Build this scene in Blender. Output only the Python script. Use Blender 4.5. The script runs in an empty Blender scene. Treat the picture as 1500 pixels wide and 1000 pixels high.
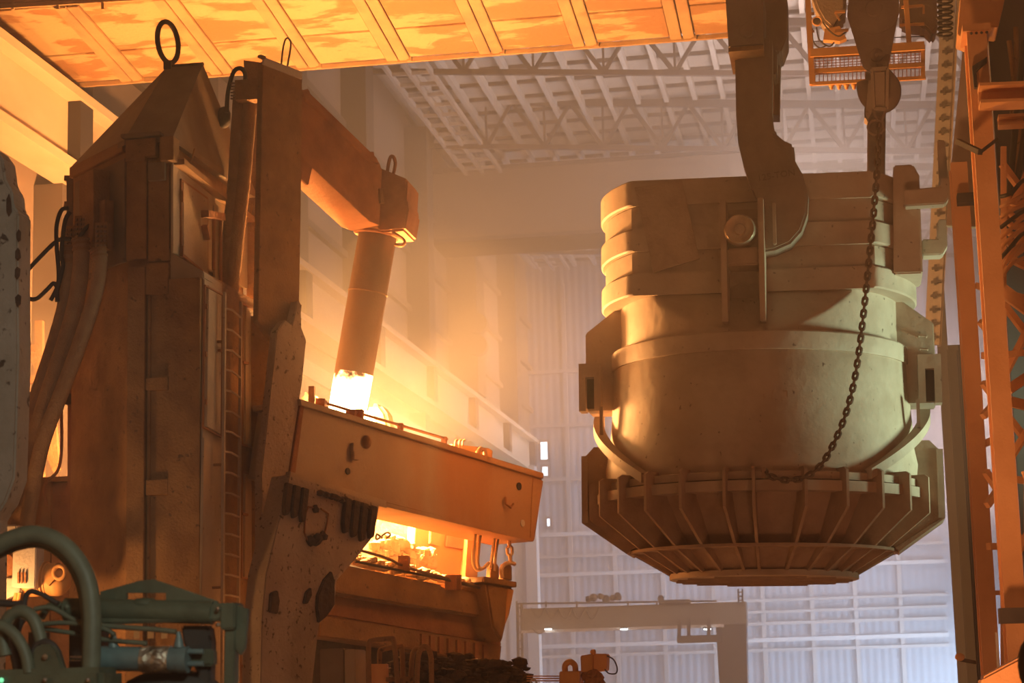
import bpy, bmesh, math, random
from mathutils import Vector, Matrix
R = random.Random(7)
SC = bpy.context.scene
COL = SC.collection
PI = math.pi
CZ = 6.0                                   # height of the camera above the shop floor
# ------------------------------------------------------------------ camera, world, lights, exposure
PSI, TH, RHO, FPX = math.radians(9.25), math.radians(9.8), math.radians(1.5), 3000.0
_F = Vector((-math.sin(PSI) * math.cos(TH), math.cos(PSI) * math.cos(TH), math.sin(TH)))
_R0 = Vector((math.cos(PSI), math.sin(PSI), 0)); _U0 = _R0.cross(_F)
_R = _R0 * math.cos(RHO) - _U0 * math.sin(RHO); _U = _U0 * math.cos(RHO) + _R0 * math.sin(RHO)
EYE = Vector((0, 0, CZ))
cd = bpy.data.cameras.new('camera'); cam = bpy.data.objects.new('camera', cd); COL.objects.link(cam)
cam.matrix_world = Matrix(((_R.x, _U.x, -_F.x, 0), (_R.y, _U.y, -_F.y, 0), (_R.z, _U.z, -_F.z, CZ), (0, 0, 0, 1)))
cd.sensor_width = 36; cd.lens = FPX / 1500 * 36; cd.clip_end = 300; cd.clip_start = 0.3
cd.dof.use_dof = True; cd.dof.focus_distance = 27; cd.dof.aperture_fstop = 4.0
SC.camera = cam
def dirpx(px, py): return _F + _R * ((px - 750) / FPX) + _U * ((500 - py) / FPX)
def W(px, py, Y):                          # the point of the vertical plane at depth Y seen at a pixel
    d = dirpx(px, py); return EYE + d * (Y / d.y)
def WP(px, py, P0, n):                     # the point of any plane seen at a pixel
    d = dirpx(px, py); return EYE + d * ((P0 - EYE).dot(n) / d.dot(n))
def WZ(px, py, z):
    d = dirpx(px, py); return EYE + d * ((z - CZ) / d.z)

w = bpy.data.worlds.new('hall_ambient'); SC.world = w; w.use_nodes = True
w.node_tree.nodes['Background'].inputs[0].default_value = (1.0, 0.39, 0.19, 1)
w.node_tree.nodes['Background'].inputs[1].default_value = 0.135
SC.view_settings.view_transform = 'Standard'; SC.view_settings.look = 'None'
SC.view_settings.gamma = 1; SC.view_settings.use_curve_mapping = False
SC.view_settings.exposure = 0.0
def lamp(name, kind, loc, energy, color, size=0.5, target=None, spot=None, sy=None, blend=0.5, spread=None):
    d = bpy.data.lights.new(name, kind); d.energy = energy; d.color = color
    if kind in ('POINT', 'SPOT'): d.shadow_soft_size = size
    if kind == 'SPOT': d.spot_size = spot; d.spot_blend = blend
    if kind == 'AREA':
        d.size = size
        if sy: d.shape = 'RECTANGLE'; d.size_y = sy
        if spread: d.spread = spread
    o = bpy.data.objects.new(name, d); COL.objects.link(o); o.location = loc
    if target is not None: o.rotation_euler = (Vector(target) - Vector(loc)).to_track_quat('-Z', 'Y').to_euler()
    return o
FIRE = W(548, 650, 27.9)
HOTC = (1.0, 0.43, 0.125)
lamp('arc_fire_light', 'POINT', FIRE, 10000, HOTC, 0.35)
lamp('slag_door_light', 'POINT', W(590, 768, 28.6), 1300, HOTC, 0.35)
lamp('winch_fill', 'POINT', W(-14, 905, 21.9), 95, HOTC, 0.1)  # added out of view to brighten the winch; no furnace stands there
lamp('left_wall_fill', 'POINT', W(205, 720, 28.2), 1700, (1.0, .36, .09), 0.4)  # added fill hidden behind the tower, brightens left wall and haze
lamp('floor_bounce_fill', 'POINT', Vector((1.0, 17, 1.5)), 260, (1.0, .42, .19), 1.0)  # added fill in place of warm bounce from the floor
lamp('front_left_fill', 'AREA', Vector((-11, 2, CZ + 1)), 110, (1.0, .42, .14), 4, target=W(1300, 480, 24))  # added front fill from behind the camera, not a visible fire
lamp('column_fill', 'SPOT', Vector((-0.6, 13.5, CZ - 2.6)), 1700, (1.0, .42, .17), .5, target=Vector((2.5, 20.5, CZ + 3.8)), spot=math.radians(40), blend=.7)  # added spot below the view to brighten the orange columns
lamp('right_work_lamp', 'SPOT', Vector((5.5, 25.2, CZ + 2.2)), 1900, (0.72, 1.0, 0.68), 0.7, target=W(1240, 520, 26), spot=math.radians(52))
lamp('platform_lamp', 'SPOT', Vector((.6, 3.5, CZ + 3.2)), 900, (0.93, 1.0, 0.80), 0.3, target=W(180, 930, 10), spot=math.radians(28))
lamp('platform_lamp_left', 'SPOT', Vector((-2.5, 6, CZ + 4)), 800, (0.95, 1.0, 0.85), 0.3, target=W(-12, 500, 17), spot=math.radians(20))
lamp('bay_lamp_back', 'AREA', Vector((-2, 74, CZ + 15)), 5200, (0.98, 0.82, 0.92), 6, target=Vector((-3, 80, CZ)))
lamp('daylight_door', 'AREA', Vector((6, 76, CZ - 2)), 9000, (0.62, 0.78, 1.0), 7, target=Vector((-1, 78, CZ - 3)))
lamp('far_haze_fill', 'AREA', Vector((4, 54, CZ + 6)), 1700, (1.0, 0.74, 0.66), 4, target=Vector((-10, 62, CZ + 10)))  # added fill that brightens the haze in the far hall
lamp('roof_fill', 'AREA', Vector((0, 50, CZ + 11)), 1900, (1.0, 0.76, 0.66), 5, target=Vector((-2, 56, CZ + 18)))  # added fill aimed up to brighten the roof and its haze

# ------------------------------------------------------------------ materials
def mat(name, col, rough=0.75, metal=0.0, col2=None, scale=2.0, detail=6, lo=0.4, hi=0.65, bump=0.0, bscale=30, streak=None, spots=None):
    m = bpy.data.materials.new(name); m.use_nodes = True
    nt = m.node_tree; b = nt.nodes['Principled BSDF']
    b.inputs['Roughness'].default_value = rough; b.inputs['Metallic'].default_value = metal
    b.inputs['Base Color'].default_value = (*col, 1)
    tc = nt.nodes.new('ShaderNodeTexCoord'); src = tc.outputs['Object']
    if streak:
        mp = nt.nodes.new('ShaderNodeMapping'); mp.inputs['Scale'].default_value = streak
        nt.links.new(src, mp.inputs[0]); src = mp.outputs[0]
    last = None
    if col2 is not None:
        n = nt.nodes.new('ShaderNodeTexNoise'); n.inputs['Scale'].default_value = scale; n.inputs['Detail'].default_value = detail
        n.inputs['Roughness'].default_value = 0.62
        nt.links.new(src, n.inputs['Vector'])
        mr = nt.nodes.new('ShaderNodeMapRange'); mr.inputs[1].default_value = lo; mr.inputs[2].default_value = hi
        nt.links.new(n.outputs[0], mr.inputs[0])
        mx = nt.nodes.new('ShaderNodeMix'); mx.data_type = 'RGBA'
        mx.inputs[6].default_value = (*col, 1); mx.inputs[7].default_value = (*col2, 1)
        nt.links.new(mr.outputs[0], mx.inputs[0]); last = mx.outputs[2]
    if spots:
        sc_, lo_, hi_, c3 = spots
        n = nt.nodes.new('ShaderNodeTexNoise'); n.inputs['Scale'].default_value = sc_; n.inputs['Detail'].default_value = 3
        nt.links.new(tc.outputs['Object'], n.inputs['Vector'])
        mr = nt.nodes.new('ShaderNodeMapRange'); mr.inputs[1].default_value = lo_; mr.inputs[2].default_value = hi_
        nt.links.new(n.outputs[0], mr.inputs[0])
        mx = nt.nodes.new('ShaderNodeMix'); mx.data_type = 'RGBA'; mx.inputs[7].default_value = (*c3, 1)
        if last is not None: nt.links.new(last, mx.inputs[6])
        else: mx.inputs[6].default_value = (*col, 1)
        nt.links.new(mr.outputs[0], mx.inputs[0]); last = mx.outputs[2]
    if last is not None: nt.links.new(last, b.inputs['Base Color'])
    if bump:
        n = nt.nodes.new('ShaderNodeTexNoise'); n.inputs['Scale'].default_value = bscale; n.inputs['Detail'].default_value = 5
        nt.links.new(tc.outputs['Object'], n.inputs['Vector'])
        bp = nt.nodes.new('ShaderNodeBump'); bp.inputs['Strength'].default_value = bump; bp.inputs['Distance'].default_value = 0.03
        nt.links.new(n.outputs[0], bp.inputs['Height']); nt.links.new(bp.outputs[0], b.inputs['Normal'])
    return m
def emit(name, col, s):
    m = bpy.data.materials.new(name); m.use_nodes = True; b = m.node_tree.nodes['Principled BSDF']
    b.inputs['Base Color'].default_value = (*col, 1); b.inputs['Emission Color'].default_value = (*col, 1); b.inputs['Emission Strength'].default_value = s
    return m
M = dict(
    ladle=mat('dusty_ladle_steel', (.52, .42, .33), .62, .0, (.40, .30, .22), 1.6, bump=.25, bscale=9, spots=(14, .68, .74, (.16, .10, .07))),
    rib=mat('ladle_rib_steel', (.46, .34, .25), .7, 0, (.34, .23, .16), 3, bump=.3, bscale=25),
    mast=mat('mast_dusty_steel', (.34, .195, .085), .8, 0, (.22, .115, .05), 2.2, bump=.5, bscale=30, spots=(11, .66, .72, (.12, .07, .04))),
    mastgrey=mat('mast_grey_paint', (.46, .38, .29), .75, 0, (.36, .28, .20), 1.4, bump=.25, bscale=22, spots=(17, .68, .74, (.13, .08, .05))),
    hood=mat('hood_dark_sheet', (.24, .18, .13), .8, 0, (.19, .135, .09), 3, bump=.2, bscale=30),
    rust=mat('rusty_plate', (.36, .17, .08), .85, 0, (.24, .10, .045), 2.5, bump=.5, bscale=20),
    beam=mat('furnace_beam_paint', (.50, .40, .31), .65, 0, (.40, .20, .095), .55, lo=.47, hi=.58, bump=.2, bscale=20, streak=(1.6, 1.6, .35), spots=(22, .66, .72, (.15, .09, .06))),
    crane=mat('crane_panel_paint', (.47, .31, .15), .7, 0, (.31, .155, .06), 1.5, lo=.475, hi=.515, bump=.4, bscale=14, streak=(.5, 1.2, 1)),
    crane2=mat('crane_strip_paint', (.42, .27, .13), .7, 0, (.32, .18, .09), 2, bump=.3),
    orange=mat('orange_steel_paint', (.80, .42, .18), .6, 0, (.66, .32, .12), 1.2, bump=.15, bscale=30),
    cage=mat('cage_orange_paint', (.70, .38, .14), .6, 0, (.58, .28, .09), 3),
    hook=mat('hook_forged_steel', (.30, .23, .18), .65, .0, (.23, .17, .13), 2.5, bump=.2, bscale=30),
    dark=mat('dark_grease_steel', (.07, .055, .045), .7, 0, (.04, .03, .025), 4),
    black=mat('black_rubber', (.035, .03, .027), .6),
    hose=mat('sleeved_hose', (.33, .21, .12), .85, 0, (.25, .15, .085), 5, bump=.5, bscale=40),
    electrode=mat('graphite_electrode', (.20, .15, .11), .6, 0, (.15, .11, .08), 3, bump=.2, streak=(1, 1, .3)),
    wallc=mat('dusty_wall_cladding', (.52, .46, .42), .9, 0, (.42, .36, .32), .6),
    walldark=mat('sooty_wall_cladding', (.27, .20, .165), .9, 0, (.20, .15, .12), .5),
    concrete=mat('pale_concrete', (.62, .58, .54), .9, 0, (.50, .46, .42), .8, streak=(1, 1, .3), bump=.2),
    runway=mat('runway_girder_paint', (.60, .47, .34), .75, 0, (.50, .37, .25), 1.0, streak=(1, .4, 1)),
    roof=mat('roof_sheet', (.54, .50, .47), .9, 0, (.46, .42, .39), .8, streak=(.3, 3, 1)),
    truss=mat('truss_steel', (.085, .065, .06), .8),
    purlin=mat('pale_purlin', (.66, .62, .59), .8),
    green=mat('green_machine_paint', (.085, .105, .07), .5, 0, (.06, .07, .045), 5, bump=.15),
    greenhose=mat('green_hose', (.12, .135, .095), .55, 0, (.09, .10, .07), 10),
    blue=mat('blue_cylinder_paint', (.12, .19, .20), .4, 0, (.09, .13, .14), 6),
    foil=mat('crumpled_foil', (.62, .60, .52), .3, .8, (.16, .13, .09), 9, bump=.9, bscale=25),
    chrome=mat('bright_rod', (.75, .75, .72), .2, 1),
    pillar=mat('mottled_pillar', (.40, .38, .32), .8, 0, (.30, .28, .22), 2, bump=.5, bscale=18, spots=(9, .62, .68, (.08, .06, .04))),
    slab=mat('spattered_plate', (.46, .38, .31), .8, 0, (.36, .28, .22), 1.5, bump=.6, bscale=16, spots=(15, .62, .69, (.10, .07, .05))),
    crust=mat('dark_slag_crust', (.10, .065, .04), .95, 0, (.05, .03, .02), 6, bump=1.0, bscale=14),
    slag=mat('pale_slag', (.62, .48, .30), .95, 0, (.44, .30, .16), 4, bump=1.0, bscale=9),
    refractory=mat('furnace_lining', (.72, .58, .38), .95, 0, (.55, .40, .22), 3, bump=.8, bscale=7),
    rope=mat('slack_rope', (.70, .52, .32), .9),
    foil2=mat('worn_trunnion_metal', (.62, .50, .36), .35, .7, (.45, .34, .24), 6, bump=.2),
    hookmark=mat('raised_mark_steel', (.16, .12, .09), .7),
    chainm=mat('chain_steel', (.17, .125, .09), .55, .3, (.12, .08, .06), 20),
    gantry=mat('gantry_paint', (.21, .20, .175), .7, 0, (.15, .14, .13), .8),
    gantrydark=mat('gantry_dark_paint', (.07, .068, .075), .7),  # darker gantry paint for legs and fittings
    grey_pale=mat('pale_grey_steel', (.09, .09, .12), .8),  # base colour darkened, shade of the farthest column put in
    column=mat('shaded_column_dark', (.025, .022, .028), .8),  # shade on the far columns put into this near-black base colour
    steelgrey=mat('grey_blue_steel', (.15, .14, .16), .8, 0, (.11, .1, .12), .8),
    lamp=emit('lamp_glass', (.95, 1.0, .95), 14),
    day=emit('daylight_pane', (.9, .95, 1.0), 6),
    lampgreen=emit('green_indicator', (.2, .8, .4), 1.2),
    hot=emit('white_hot_metal', (1.0, .62, .22), 60),
)
# corrugated cladding of the far wall
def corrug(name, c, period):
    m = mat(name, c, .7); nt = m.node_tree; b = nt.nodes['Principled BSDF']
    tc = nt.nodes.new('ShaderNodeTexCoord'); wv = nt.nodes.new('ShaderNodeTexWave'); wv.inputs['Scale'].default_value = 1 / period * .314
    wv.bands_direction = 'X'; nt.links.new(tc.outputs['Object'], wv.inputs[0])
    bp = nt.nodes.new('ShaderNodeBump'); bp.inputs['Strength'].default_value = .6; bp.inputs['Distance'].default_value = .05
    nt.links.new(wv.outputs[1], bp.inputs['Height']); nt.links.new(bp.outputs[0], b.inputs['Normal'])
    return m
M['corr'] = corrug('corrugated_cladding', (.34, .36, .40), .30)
# beam paint: grey panels that give way to rust in upright bands along its length
def beam_paint():
    m = bpy.data.materials['furnace_beam_paint']; nt = m.node_tree; b = nt.nodes['Principled BSDF']; N = nt.nodes.new; L_ = nt.links.new
    tc = N('ShaderNodeTexCoord'); sp = N('ShaderNodeSeparateXYZ'); L_(tc.outputs['Object'], sp.inputs[0])
    n = N('ShaderNodeTexNoise'); n.inputs['Scale'].default_value = 3; n.inputs['Detail'].default_value = 6; L_(tc.outputs['Object'], n.inputs['Vector'])
    a = N('ShaderNodeMath'); a.operation = 'MULTIPLY_ADD'; a.inputs[1].default_value = .35; L_(n.outputs[0], a.inputs[0]); L_(sp.outputs['Y'], a.inputs[2])
    mr = N('ShaderNodeMapRange'); mr.inputs[1].default_value = -2.0; mr.inputs[2].default_value = 2.4; L_(a.outputs[0], mr.inputs[0])
    cr_ = N('ShaderNodeValToRGB'); L_(mr.outputs[0], cr_.inputs[0]); e = cr_.color_ramp.elements
    g, r_ = (.44, .35, .26, 1), (.42, .20, .085, 1)
    e[0].position = 0; e[0].color = g; e[1].position = 1; e[1].color = (.46, .24, .11, 1)
    for t, c in ((.38, (.36, .27, .19, 1)), (.44, g), (.50, (.40, .23, .12, 1)), (.55, (.46, .35, .25, 1)), (.63, r_)):
        q = e.new(t); q.color = c
    mx = N('ShaderNodeMix'); mx.data_type = 'RGBA'; mx.inputs[0].default_value = .75
    old = b.inputs['Base Color'].links[0].from_socket; L_(old, mx.inputs[6]); L_(cr_.outputs[0], mx.inputs[7]); L_(mx.outputs[2], b.inputs['Base Color'])
beam_paint()
# electrode tip: heat fades upward along the rod (it truly glows)
def hot_tip():
    m = bpy.data.materials.new('glowing_electrode'); m.use_nodes = True; nt = m.node_tree; b = nt.nodes['Principled BSDF']
    b.inputs['Base Color'].default_value = (.2, .14, .1, 1); b.inputs['Roughness'].default_value = .7
    tc = nt.nodes.new('ShaderNodeTexCoord'); sp = nt.nodes.new('ShaderNodeSeparateXYZ'); nt.links.new(tc.outputs['Object'], sp.inputs[0])
    n = nt.nodes.new('ShaderNodeTexNoise'); n.inputs['Scale'].default_value = 7; n.inputs['Detail'].default_value = 6
    nt.links.new(tc.outputs['Object'], n.inputs['Vector'])
    ad = nt.nodes.new('ShaderNodeMath'); ad.operation = 'MULTIPLY_ADD'; ad.inputs[1].default_value = -.55
    nt.links.new(n.outputs[0], ad.inputs[0]); nt.links.new(sp.outputs['Z'], ad.inputs[2])
    rp = nt.nodes.new('ShaderNodeMapRange'); rp.inputs[1].default_value = .36; rp.inputs[2].default_value = .1; rp.inputs[3].default_value = 0; rp.inputs[4].default_value = 1
    nt.links.new(ad.outputs[0], rp.inputs[0])
    pw = nt.nodes.new('ShaderNodeMath'); pw.operation = 'POWER'; pw.inputs[1].default_value = 2.0; nt.links.new(rp.outputs[0], pw.inputs[0])
    ms = nt.nodes.new('ShaderNodeMath'); ms.operation = 'MULTIPLY'; ms.inputs[1].default_value = 60; nt.links.new(pw.outputs[0], ms.inputs[0])
    b.inputs['Emission Color'].default_value = (1, .55, .2, 1); nt.links.new(ms.outputs[0], b.inputs['Emission Strength'])
    return m
M['tip'] = hot_tip()

# ------------------------------------------------------------------ mesh helpers (world coordinates, re-based on the thing's origin)
def V(*a): return Vector(a)
class MB:
    def __init__(s): s.v = []; s.f = []
    def add(s, vs, fs):
        o = len(s.v); s.v += [Vector(p) for p in vs]; s.f += [tuple(i + o for i in f) for f in fs]; return s
    def hexa(s, p):                         # 8 corners: four of one end, four of the other
        return s.add(p, [(3, 2, 1, 0), (4, 5, 6, 7), (0, 1, 5, 4), (1, 2, 6, 5), (2, 3, 7, 6), (3, 0, 4, 7)])
    def box(s, a, b):                       # opposite corners, world axes
        x0, y0, z0 = a; x1, y1, z1 = b
        return s.hexa([(x0, y0, z0), (x1, y0, z0), (x1, y1, z0), (x0, y1, z0), (x0, y0, z1), (x1, y0, z1), (x1, y1, z1), (x0, y1, z1)])
    def obox(s, c, ax, ay, az):             # centre and three half-vectors
        c, ax, ay, az = Vector(c), Vector(ax), Vector(ay), Vector(az)
        return s.hexa([c - ax - ay - az, c + ax - ay - az, c + ax + ay - az, c - ax + ay - az, c - ax - ay + az, c + ax - ay + az, c + ax + ay + az, c - ax + ay + az])
    def bar(s, p, q, w_, h, up=(0, 0, 1)):  # a straight bar of w_ x h section
        p, q = Vector(p), Vector(q); d = (q - p).normalized(); u = Vector(up)
        if abs(d.dot(u)) > .98: u = Vector((0, 1, 0))
        x = d.cross(u).normalized(); y = x.cross(d).normalized()
        return s.obox((p + q) / 2, x * w_ / 2, (q - p) / 2, y * h / 2)
    def ext(s, poly, vec):                  # polygon extruded along vec
        n = len(poly); vec = Vector(vec); a = [Vector(p) for p in poly]
        return s.add(a + [p + vec for p in a], [tuple(range(n)), tuple(range(2 * n - 1, n - 1, -1))] + [(i, i + n, (i + 1) % n + n, (i + 1) % n) for i in range(n)])
    def tube(s, pts, r, seg=8, closed=False, cap=True):
        pts = [Vector(p) for p in pts]; n = len(pts); rr = r if isinstance(r, (list, tuple)) else [r] * n
        o = len(s.v); prev = None
        for i, p in enumerate(pts):
            if closed: t = pts[(i + 1) % n] - pts[i - 1]
            else: t = pts[min(i + 1, n - 1)] - pts[max(i - 1, 0)]
            t.normalize()
            if prev is None:
                u = Vector((0, 0, 1)) if abs(t.z) < .9 else Vector((1, 0, 0)); x = t.cross(u).normalized()
            else: x = (prev - t * prev.dot(t)).normalized()
            prev = x; y = t.cross(x)
            for k in range(seg):
                a = 2 * PI * k / seg; s.v.append(p + (x * math.cos(a) + y * math.sin(a)) * rr[i])
        for i in range(n if closed else n - 1):
            j = (i + 1) % n
            for k in range(seg):
                l = (k + 1) % seg; s.f.append((o + i * seg + k, o + i * seg + l, o + j * seg + l, o + j * seg + k))
        if cap and not closed:
            s.f.append(tuple(o + k for k in range(seg - 1, -1, -1))); s.f.append(tuple(o + (n - 1) * seg + k for k in range(seg)))
        return s
    def cyl(s, p, q, r, r2=None, seg=20): return s.tube([p, q], [r, r if r2 is None else r2], seg)
    def lathe(s, prof, c=(0, 0, 0), seg=64, a0=0, a1=2 * PI, fn=None):     # profile of (r, z), about a vertical axis
        c = Vector(c); o = len(s.v); full = abs(a1 - a0 - 2 * PI) < 1e-6; m = seg if full else seg + 1; n = len(prof)
        for r, z in prof:
            for k in range(m):
                a = a0 + (a1 - a0) * k / seg; p = Vector((r * math.sin(a), -r * math.cos(a), z))
                if fn: p = fn(p)
                s.v.append(c + p)
        for i in range(n - 1):
            for k in range(seg):
                l = (k + 1) % m; s.f.append((o + i * m + k, o + i * m + l, o + (i + 1) * m + l, o + (i + 1) * m + k))
        return s
    def ball(s, c, r, seg=12, sc=(1, 1, 1), lump=0):
        c = Vector(c); rings = seg // 2; o = len(s.v); s.v.append(c + Vector((0, 0, -r * sc[2])))
        for i in range(1, rings):
            t = PI * i / rings
            for k in range(seg):
                a = 2 * PI * k / seg; q = r * (1 + R.uniform(-lump, lump))
                s.v.append(c + Vector((q * sc[0] * math.sin(t) * math.cos(a), q * sc[1] * math.sin(t) * math.sin(a), -q * sc[2] * math.cos(t))))
        s.v.append(c + Vector((0, 0, r * sc[2]))); e = len(s.v) - 1
        for k in range(seg):
            l = (k + 1) % seg; s.f.append((o, o + 1 + l, o + 1 + k)); s.f.append((e, e - seg + k, e - seg + l))
            for i in range(rings - 2):
                b = o + 1 + i * seg; s.f.append((b + k, b + l, b + seg + l, b + seg + k))
        return s
    def mesh(s, name, m, org=(0, 0, 0), smooth=None, bev=0):
        me = bpy.data.meshes.new(name); org = Vector(org)
        me.from_pydata([tuple(p - org) for p in s.v], [], s.f); me.materials.append(m if not isinstance(m, str) else M[m])
        b = bmesh.new(); b.from_mesh(me); bmesh.ops.recalc_face_normals(b, faces=b.faces)
        if bev:
            ed = [e for e in b.edges if len(e.link_faces) == 2 and e.calc_face_angle(0) > .6]
            bmesh.ops.bevel(b, geom=ed, offset=bev, segments=2, affect='EDGES', clamp_overlap=True)
        b.to_mesh(me); b.free()
        if smooth:
            me.polygons.foreach_set('use_smooth', [True] * len(me.polygons)); me.set_sharp_from_angle(angle=math.radians(smooth))
        return me
    def build(s, name, m, parent=None, smooth=None, bev=0, org=None):
        if org is None: org = Vector(parent['_o']) if parent is not None and '_o' in parent else Vector((0, 0, 0))
        if parent is None and org == Vector((0, 0, 0)) and s.v:
            org = Vector((sum(p.x for p in s.v) / len(s.v), sum(p.y for p in s.v) / len(s.v), min(p.z for p in s.v)))
        o = bpy.data.objects.new(name, s.mesh(name, m, org, smooth, bev)); COL.objects.link(o)
        if parent is not None: o.parent = parent
        else: o.location = org
        o['_o'] = tuple(org)
        return o
def tag(o, label, cat=None, group=None, kind=None):
    if label: o['label'] = label
    if cat: o['category'] = cat
    if group: o['group'] = group
    if kind: o['kind'] = kind
    return o
def thing(name, label, cat, loc, group=None, rot=None):
    o = bpy.data.objects.new(name, None); COL.objects.link(o); o.location = loc; o.empty_display_size = .2
    if rot: o.rotation_euler = rot
    o['_o'] = tuple(loc) if not rot else (0, 0, 0)
    return tag(o, label, cat, group)
def piece(name, me, parent, mtx):            # one more object that shares a mesh
    o = bpy.data.objects.new(name, me); COL.objects.link(o); o.parent = parent; o.matrix_local = mtx; return o
def frame(x, y, z, loc):
    x, y, z = x.normalized(), y.normalized(), z.normalized()
    return Matrix(((x.x, y.x, z.x, loc.x), (x.y, y.y, z.y, loc.y), (x.z, y.z, z.z, loc.z), (0, 0, 0, 1)))
def pxs(pts, Y): return [W(a, b, Y) for a, b in pts]
def smoothpath(pts, n=6):                    # Catmull-Rom through points
    P = [Vector(p) for p in pts]; out = []
    for i in range(len(P) - 1):
        a, b, c, d = P[max(i - 1, 0)], P[i], P[i + 1], P[min(i + 2, len(P) - 1)]
        for k in range(n):
            t = k / n; out.append(.5 * ((2 * b) + (c - a) * t + (2 * a - 5 * b + 4 * c - d) * t * t + (3 * b - a - 3 * c + d) * t ** 3))
    return out + [P[-1]]
def link_mesh(name, L, wd, r, m, ns=14, seg=5):
    pts = []; h = (L - wd) / 2
    for k in range(ns):
        a = 2 * PI * k / ns; pts.append(Vector((math.cos(a) * (wd / 2 - r), 0, math.sin(a) * (wd / 2 - r) + (h if math.sin(a) > 0 else -h))))
    return MB().tube(pts, r, seg, closed=True).mesh(name, m, smooth=60)
def chain(parent, path, pitch, me, name='link'):
    seglen = [(path[i + 1] - path[i]).length for i in range(len(path) - 1)]; tot = sum(seglen); n = max(1, int(tot / pitch)); org = Vector(parent['_o'])
    def at(s):
        for i, l in enumerate(seglen):
            if s <= l or i == len(seglen) - 1: return path[i] + (path[i + 1] - path[i]) * (s / max(l, 1e-6)), (path[i + 1] - path[i]).normalized()
            s -= l
    for k in range(n):
        p, d = at((k + .5) * tot / n); x = d.cross(Vector((0, 1, 0)))
        if x.length < .1: x = d.cross(Vector((1, 0, 0)))
        x.normalize(); y = d.cross(x).normalized()
        if k % 2: x, y = y, -x
        piece(name, me, parent, frame(x, y, d, p - org))

# ================================================================== THE HALL
fl = MB().box((-30, -6, -.3), (30, 90, 0)).build('floor', 'concrete'); tag(fl, 'grey shop floor below the frame', None, None, 'structure')
HAZE, FARHAZE = 0.009, 0.035
YB = 84.0
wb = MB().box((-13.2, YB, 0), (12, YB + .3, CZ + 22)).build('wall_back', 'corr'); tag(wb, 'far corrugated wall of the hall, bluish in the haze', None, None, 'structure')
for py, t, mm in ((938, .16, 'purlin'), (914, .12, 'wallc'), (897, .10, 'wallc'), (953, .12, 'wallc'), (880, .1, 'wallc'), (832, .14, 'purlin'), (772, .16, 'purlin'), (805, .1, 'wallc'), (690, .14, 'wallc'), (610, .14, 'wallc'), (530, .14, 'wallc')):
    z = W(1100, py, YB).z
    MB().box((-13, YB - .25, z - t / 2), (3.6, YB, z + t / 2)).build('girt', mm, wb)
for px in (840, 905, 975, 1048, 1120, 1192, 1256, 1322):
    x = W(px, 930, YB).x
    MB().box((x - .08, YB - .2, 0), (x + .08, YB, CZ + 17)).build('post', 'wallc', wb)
XW = -13.0
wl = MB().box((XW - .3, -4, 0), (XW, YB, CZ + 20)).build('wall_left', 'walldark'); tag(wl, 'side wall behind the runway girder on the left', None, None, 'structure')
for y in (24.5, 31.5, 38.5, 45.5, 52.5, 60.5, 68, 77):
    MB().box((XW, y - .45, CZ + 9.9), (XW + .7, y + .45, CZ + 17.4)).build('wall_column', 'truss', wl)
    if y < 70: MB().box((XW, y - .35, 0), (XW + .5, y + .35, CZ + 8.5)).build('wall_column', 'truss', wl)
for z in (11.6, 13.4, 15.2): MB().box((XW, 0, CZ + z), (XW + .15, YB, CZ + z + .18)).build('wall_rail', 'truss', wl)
fb = thing('far_crane_bridge', 'hazy brown box girder of a far crane below the roof trusses', 'crane', W(760, 350, 64))
zt_, zb_ = W(760, 246, 64).z, W(760, 349, 64).z
MB().box((W(600, 300, 64).x, 64, zb_), (W(1150, 300, 64).x, 66.2, zt_)).build('box_girder', 'walldark', fb)
MB().box((W(600, 300, 64).x, 63.9, zb_), (W(1150, 300, 64).x, 66.3, zb_ + .12)).build('bottom_flange', 'truss', fb)
MB().box((W(600, 300, 64).x, 63.9, zt_), (W(1150, 300, 64).x, 66.3, zt_ + .12)).build('top_flange', 'truss', fb)
du = thing('hanging_duct', 'dark upright duct by the left wall under the far crane girder', 'duct', W(664, 560, 66.5))
MB().box((W(632, 450, 66.5).x, 66.5, W(664, 575, 66.5).z), (W(698, 450, 66.5).x, 68, zb_)).build('casing', 'truss', du)
for py in (474, 506):
    p = W(700, py, 66.3); MB().cyl(p + V(0, -.2, 0), p + V(0, .2, 0), .34, seg=20).build('flange', 'truss', du, smooth=40)
MB().cyl(W(628, 345, 66.3), W(632, 470, 66.3), .09, seg=8).build('pipe', 'truss', du, smooth=40)
pc = MB().box((-12.6, 76.6, 0), (-11.75, 77.3, CZ + 8.6)).build('trim_column', 'concrete'); tag(pc, 'pale concrete column at the far end of the left runway girder', None, None, 'structure')
MB().box((-12.3, 76.5, 0), (-12.15, 76.6, CZ + 8.6)).build('groove', 'steelgrey', pc)
# far window openings beside the pale column
for i, (x, y, a, b, l) in enumerate(((797, 660, 10, 26, 'bright window opening past the end of the left runway girder, larger of two'), (798.5, 690, 8, 13, 'small bright window opening under the larger one past the runway girder end'), (803.5, 765, 4, 11, 'tiny bright window slit beside the pale far column'))):
    c = W(x, y, 82.5); s = 82.5 / FPX / 2
    o = MB().box((c.x - a * s - .1, 82.5, c.z - b * s - .1), (c.x + a * s + .1, 82.62, c.z + b * s + .1)).build('window_%d' % (i + 1), 'truss'); tag(o, l, None, None, 'structure')
    MB().box((c.x - a * s, 82.45, c.z - b * s), (c.x + a * s, 82.5, c.z + b * s)).build('window_pane', 'day', o)
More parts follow.
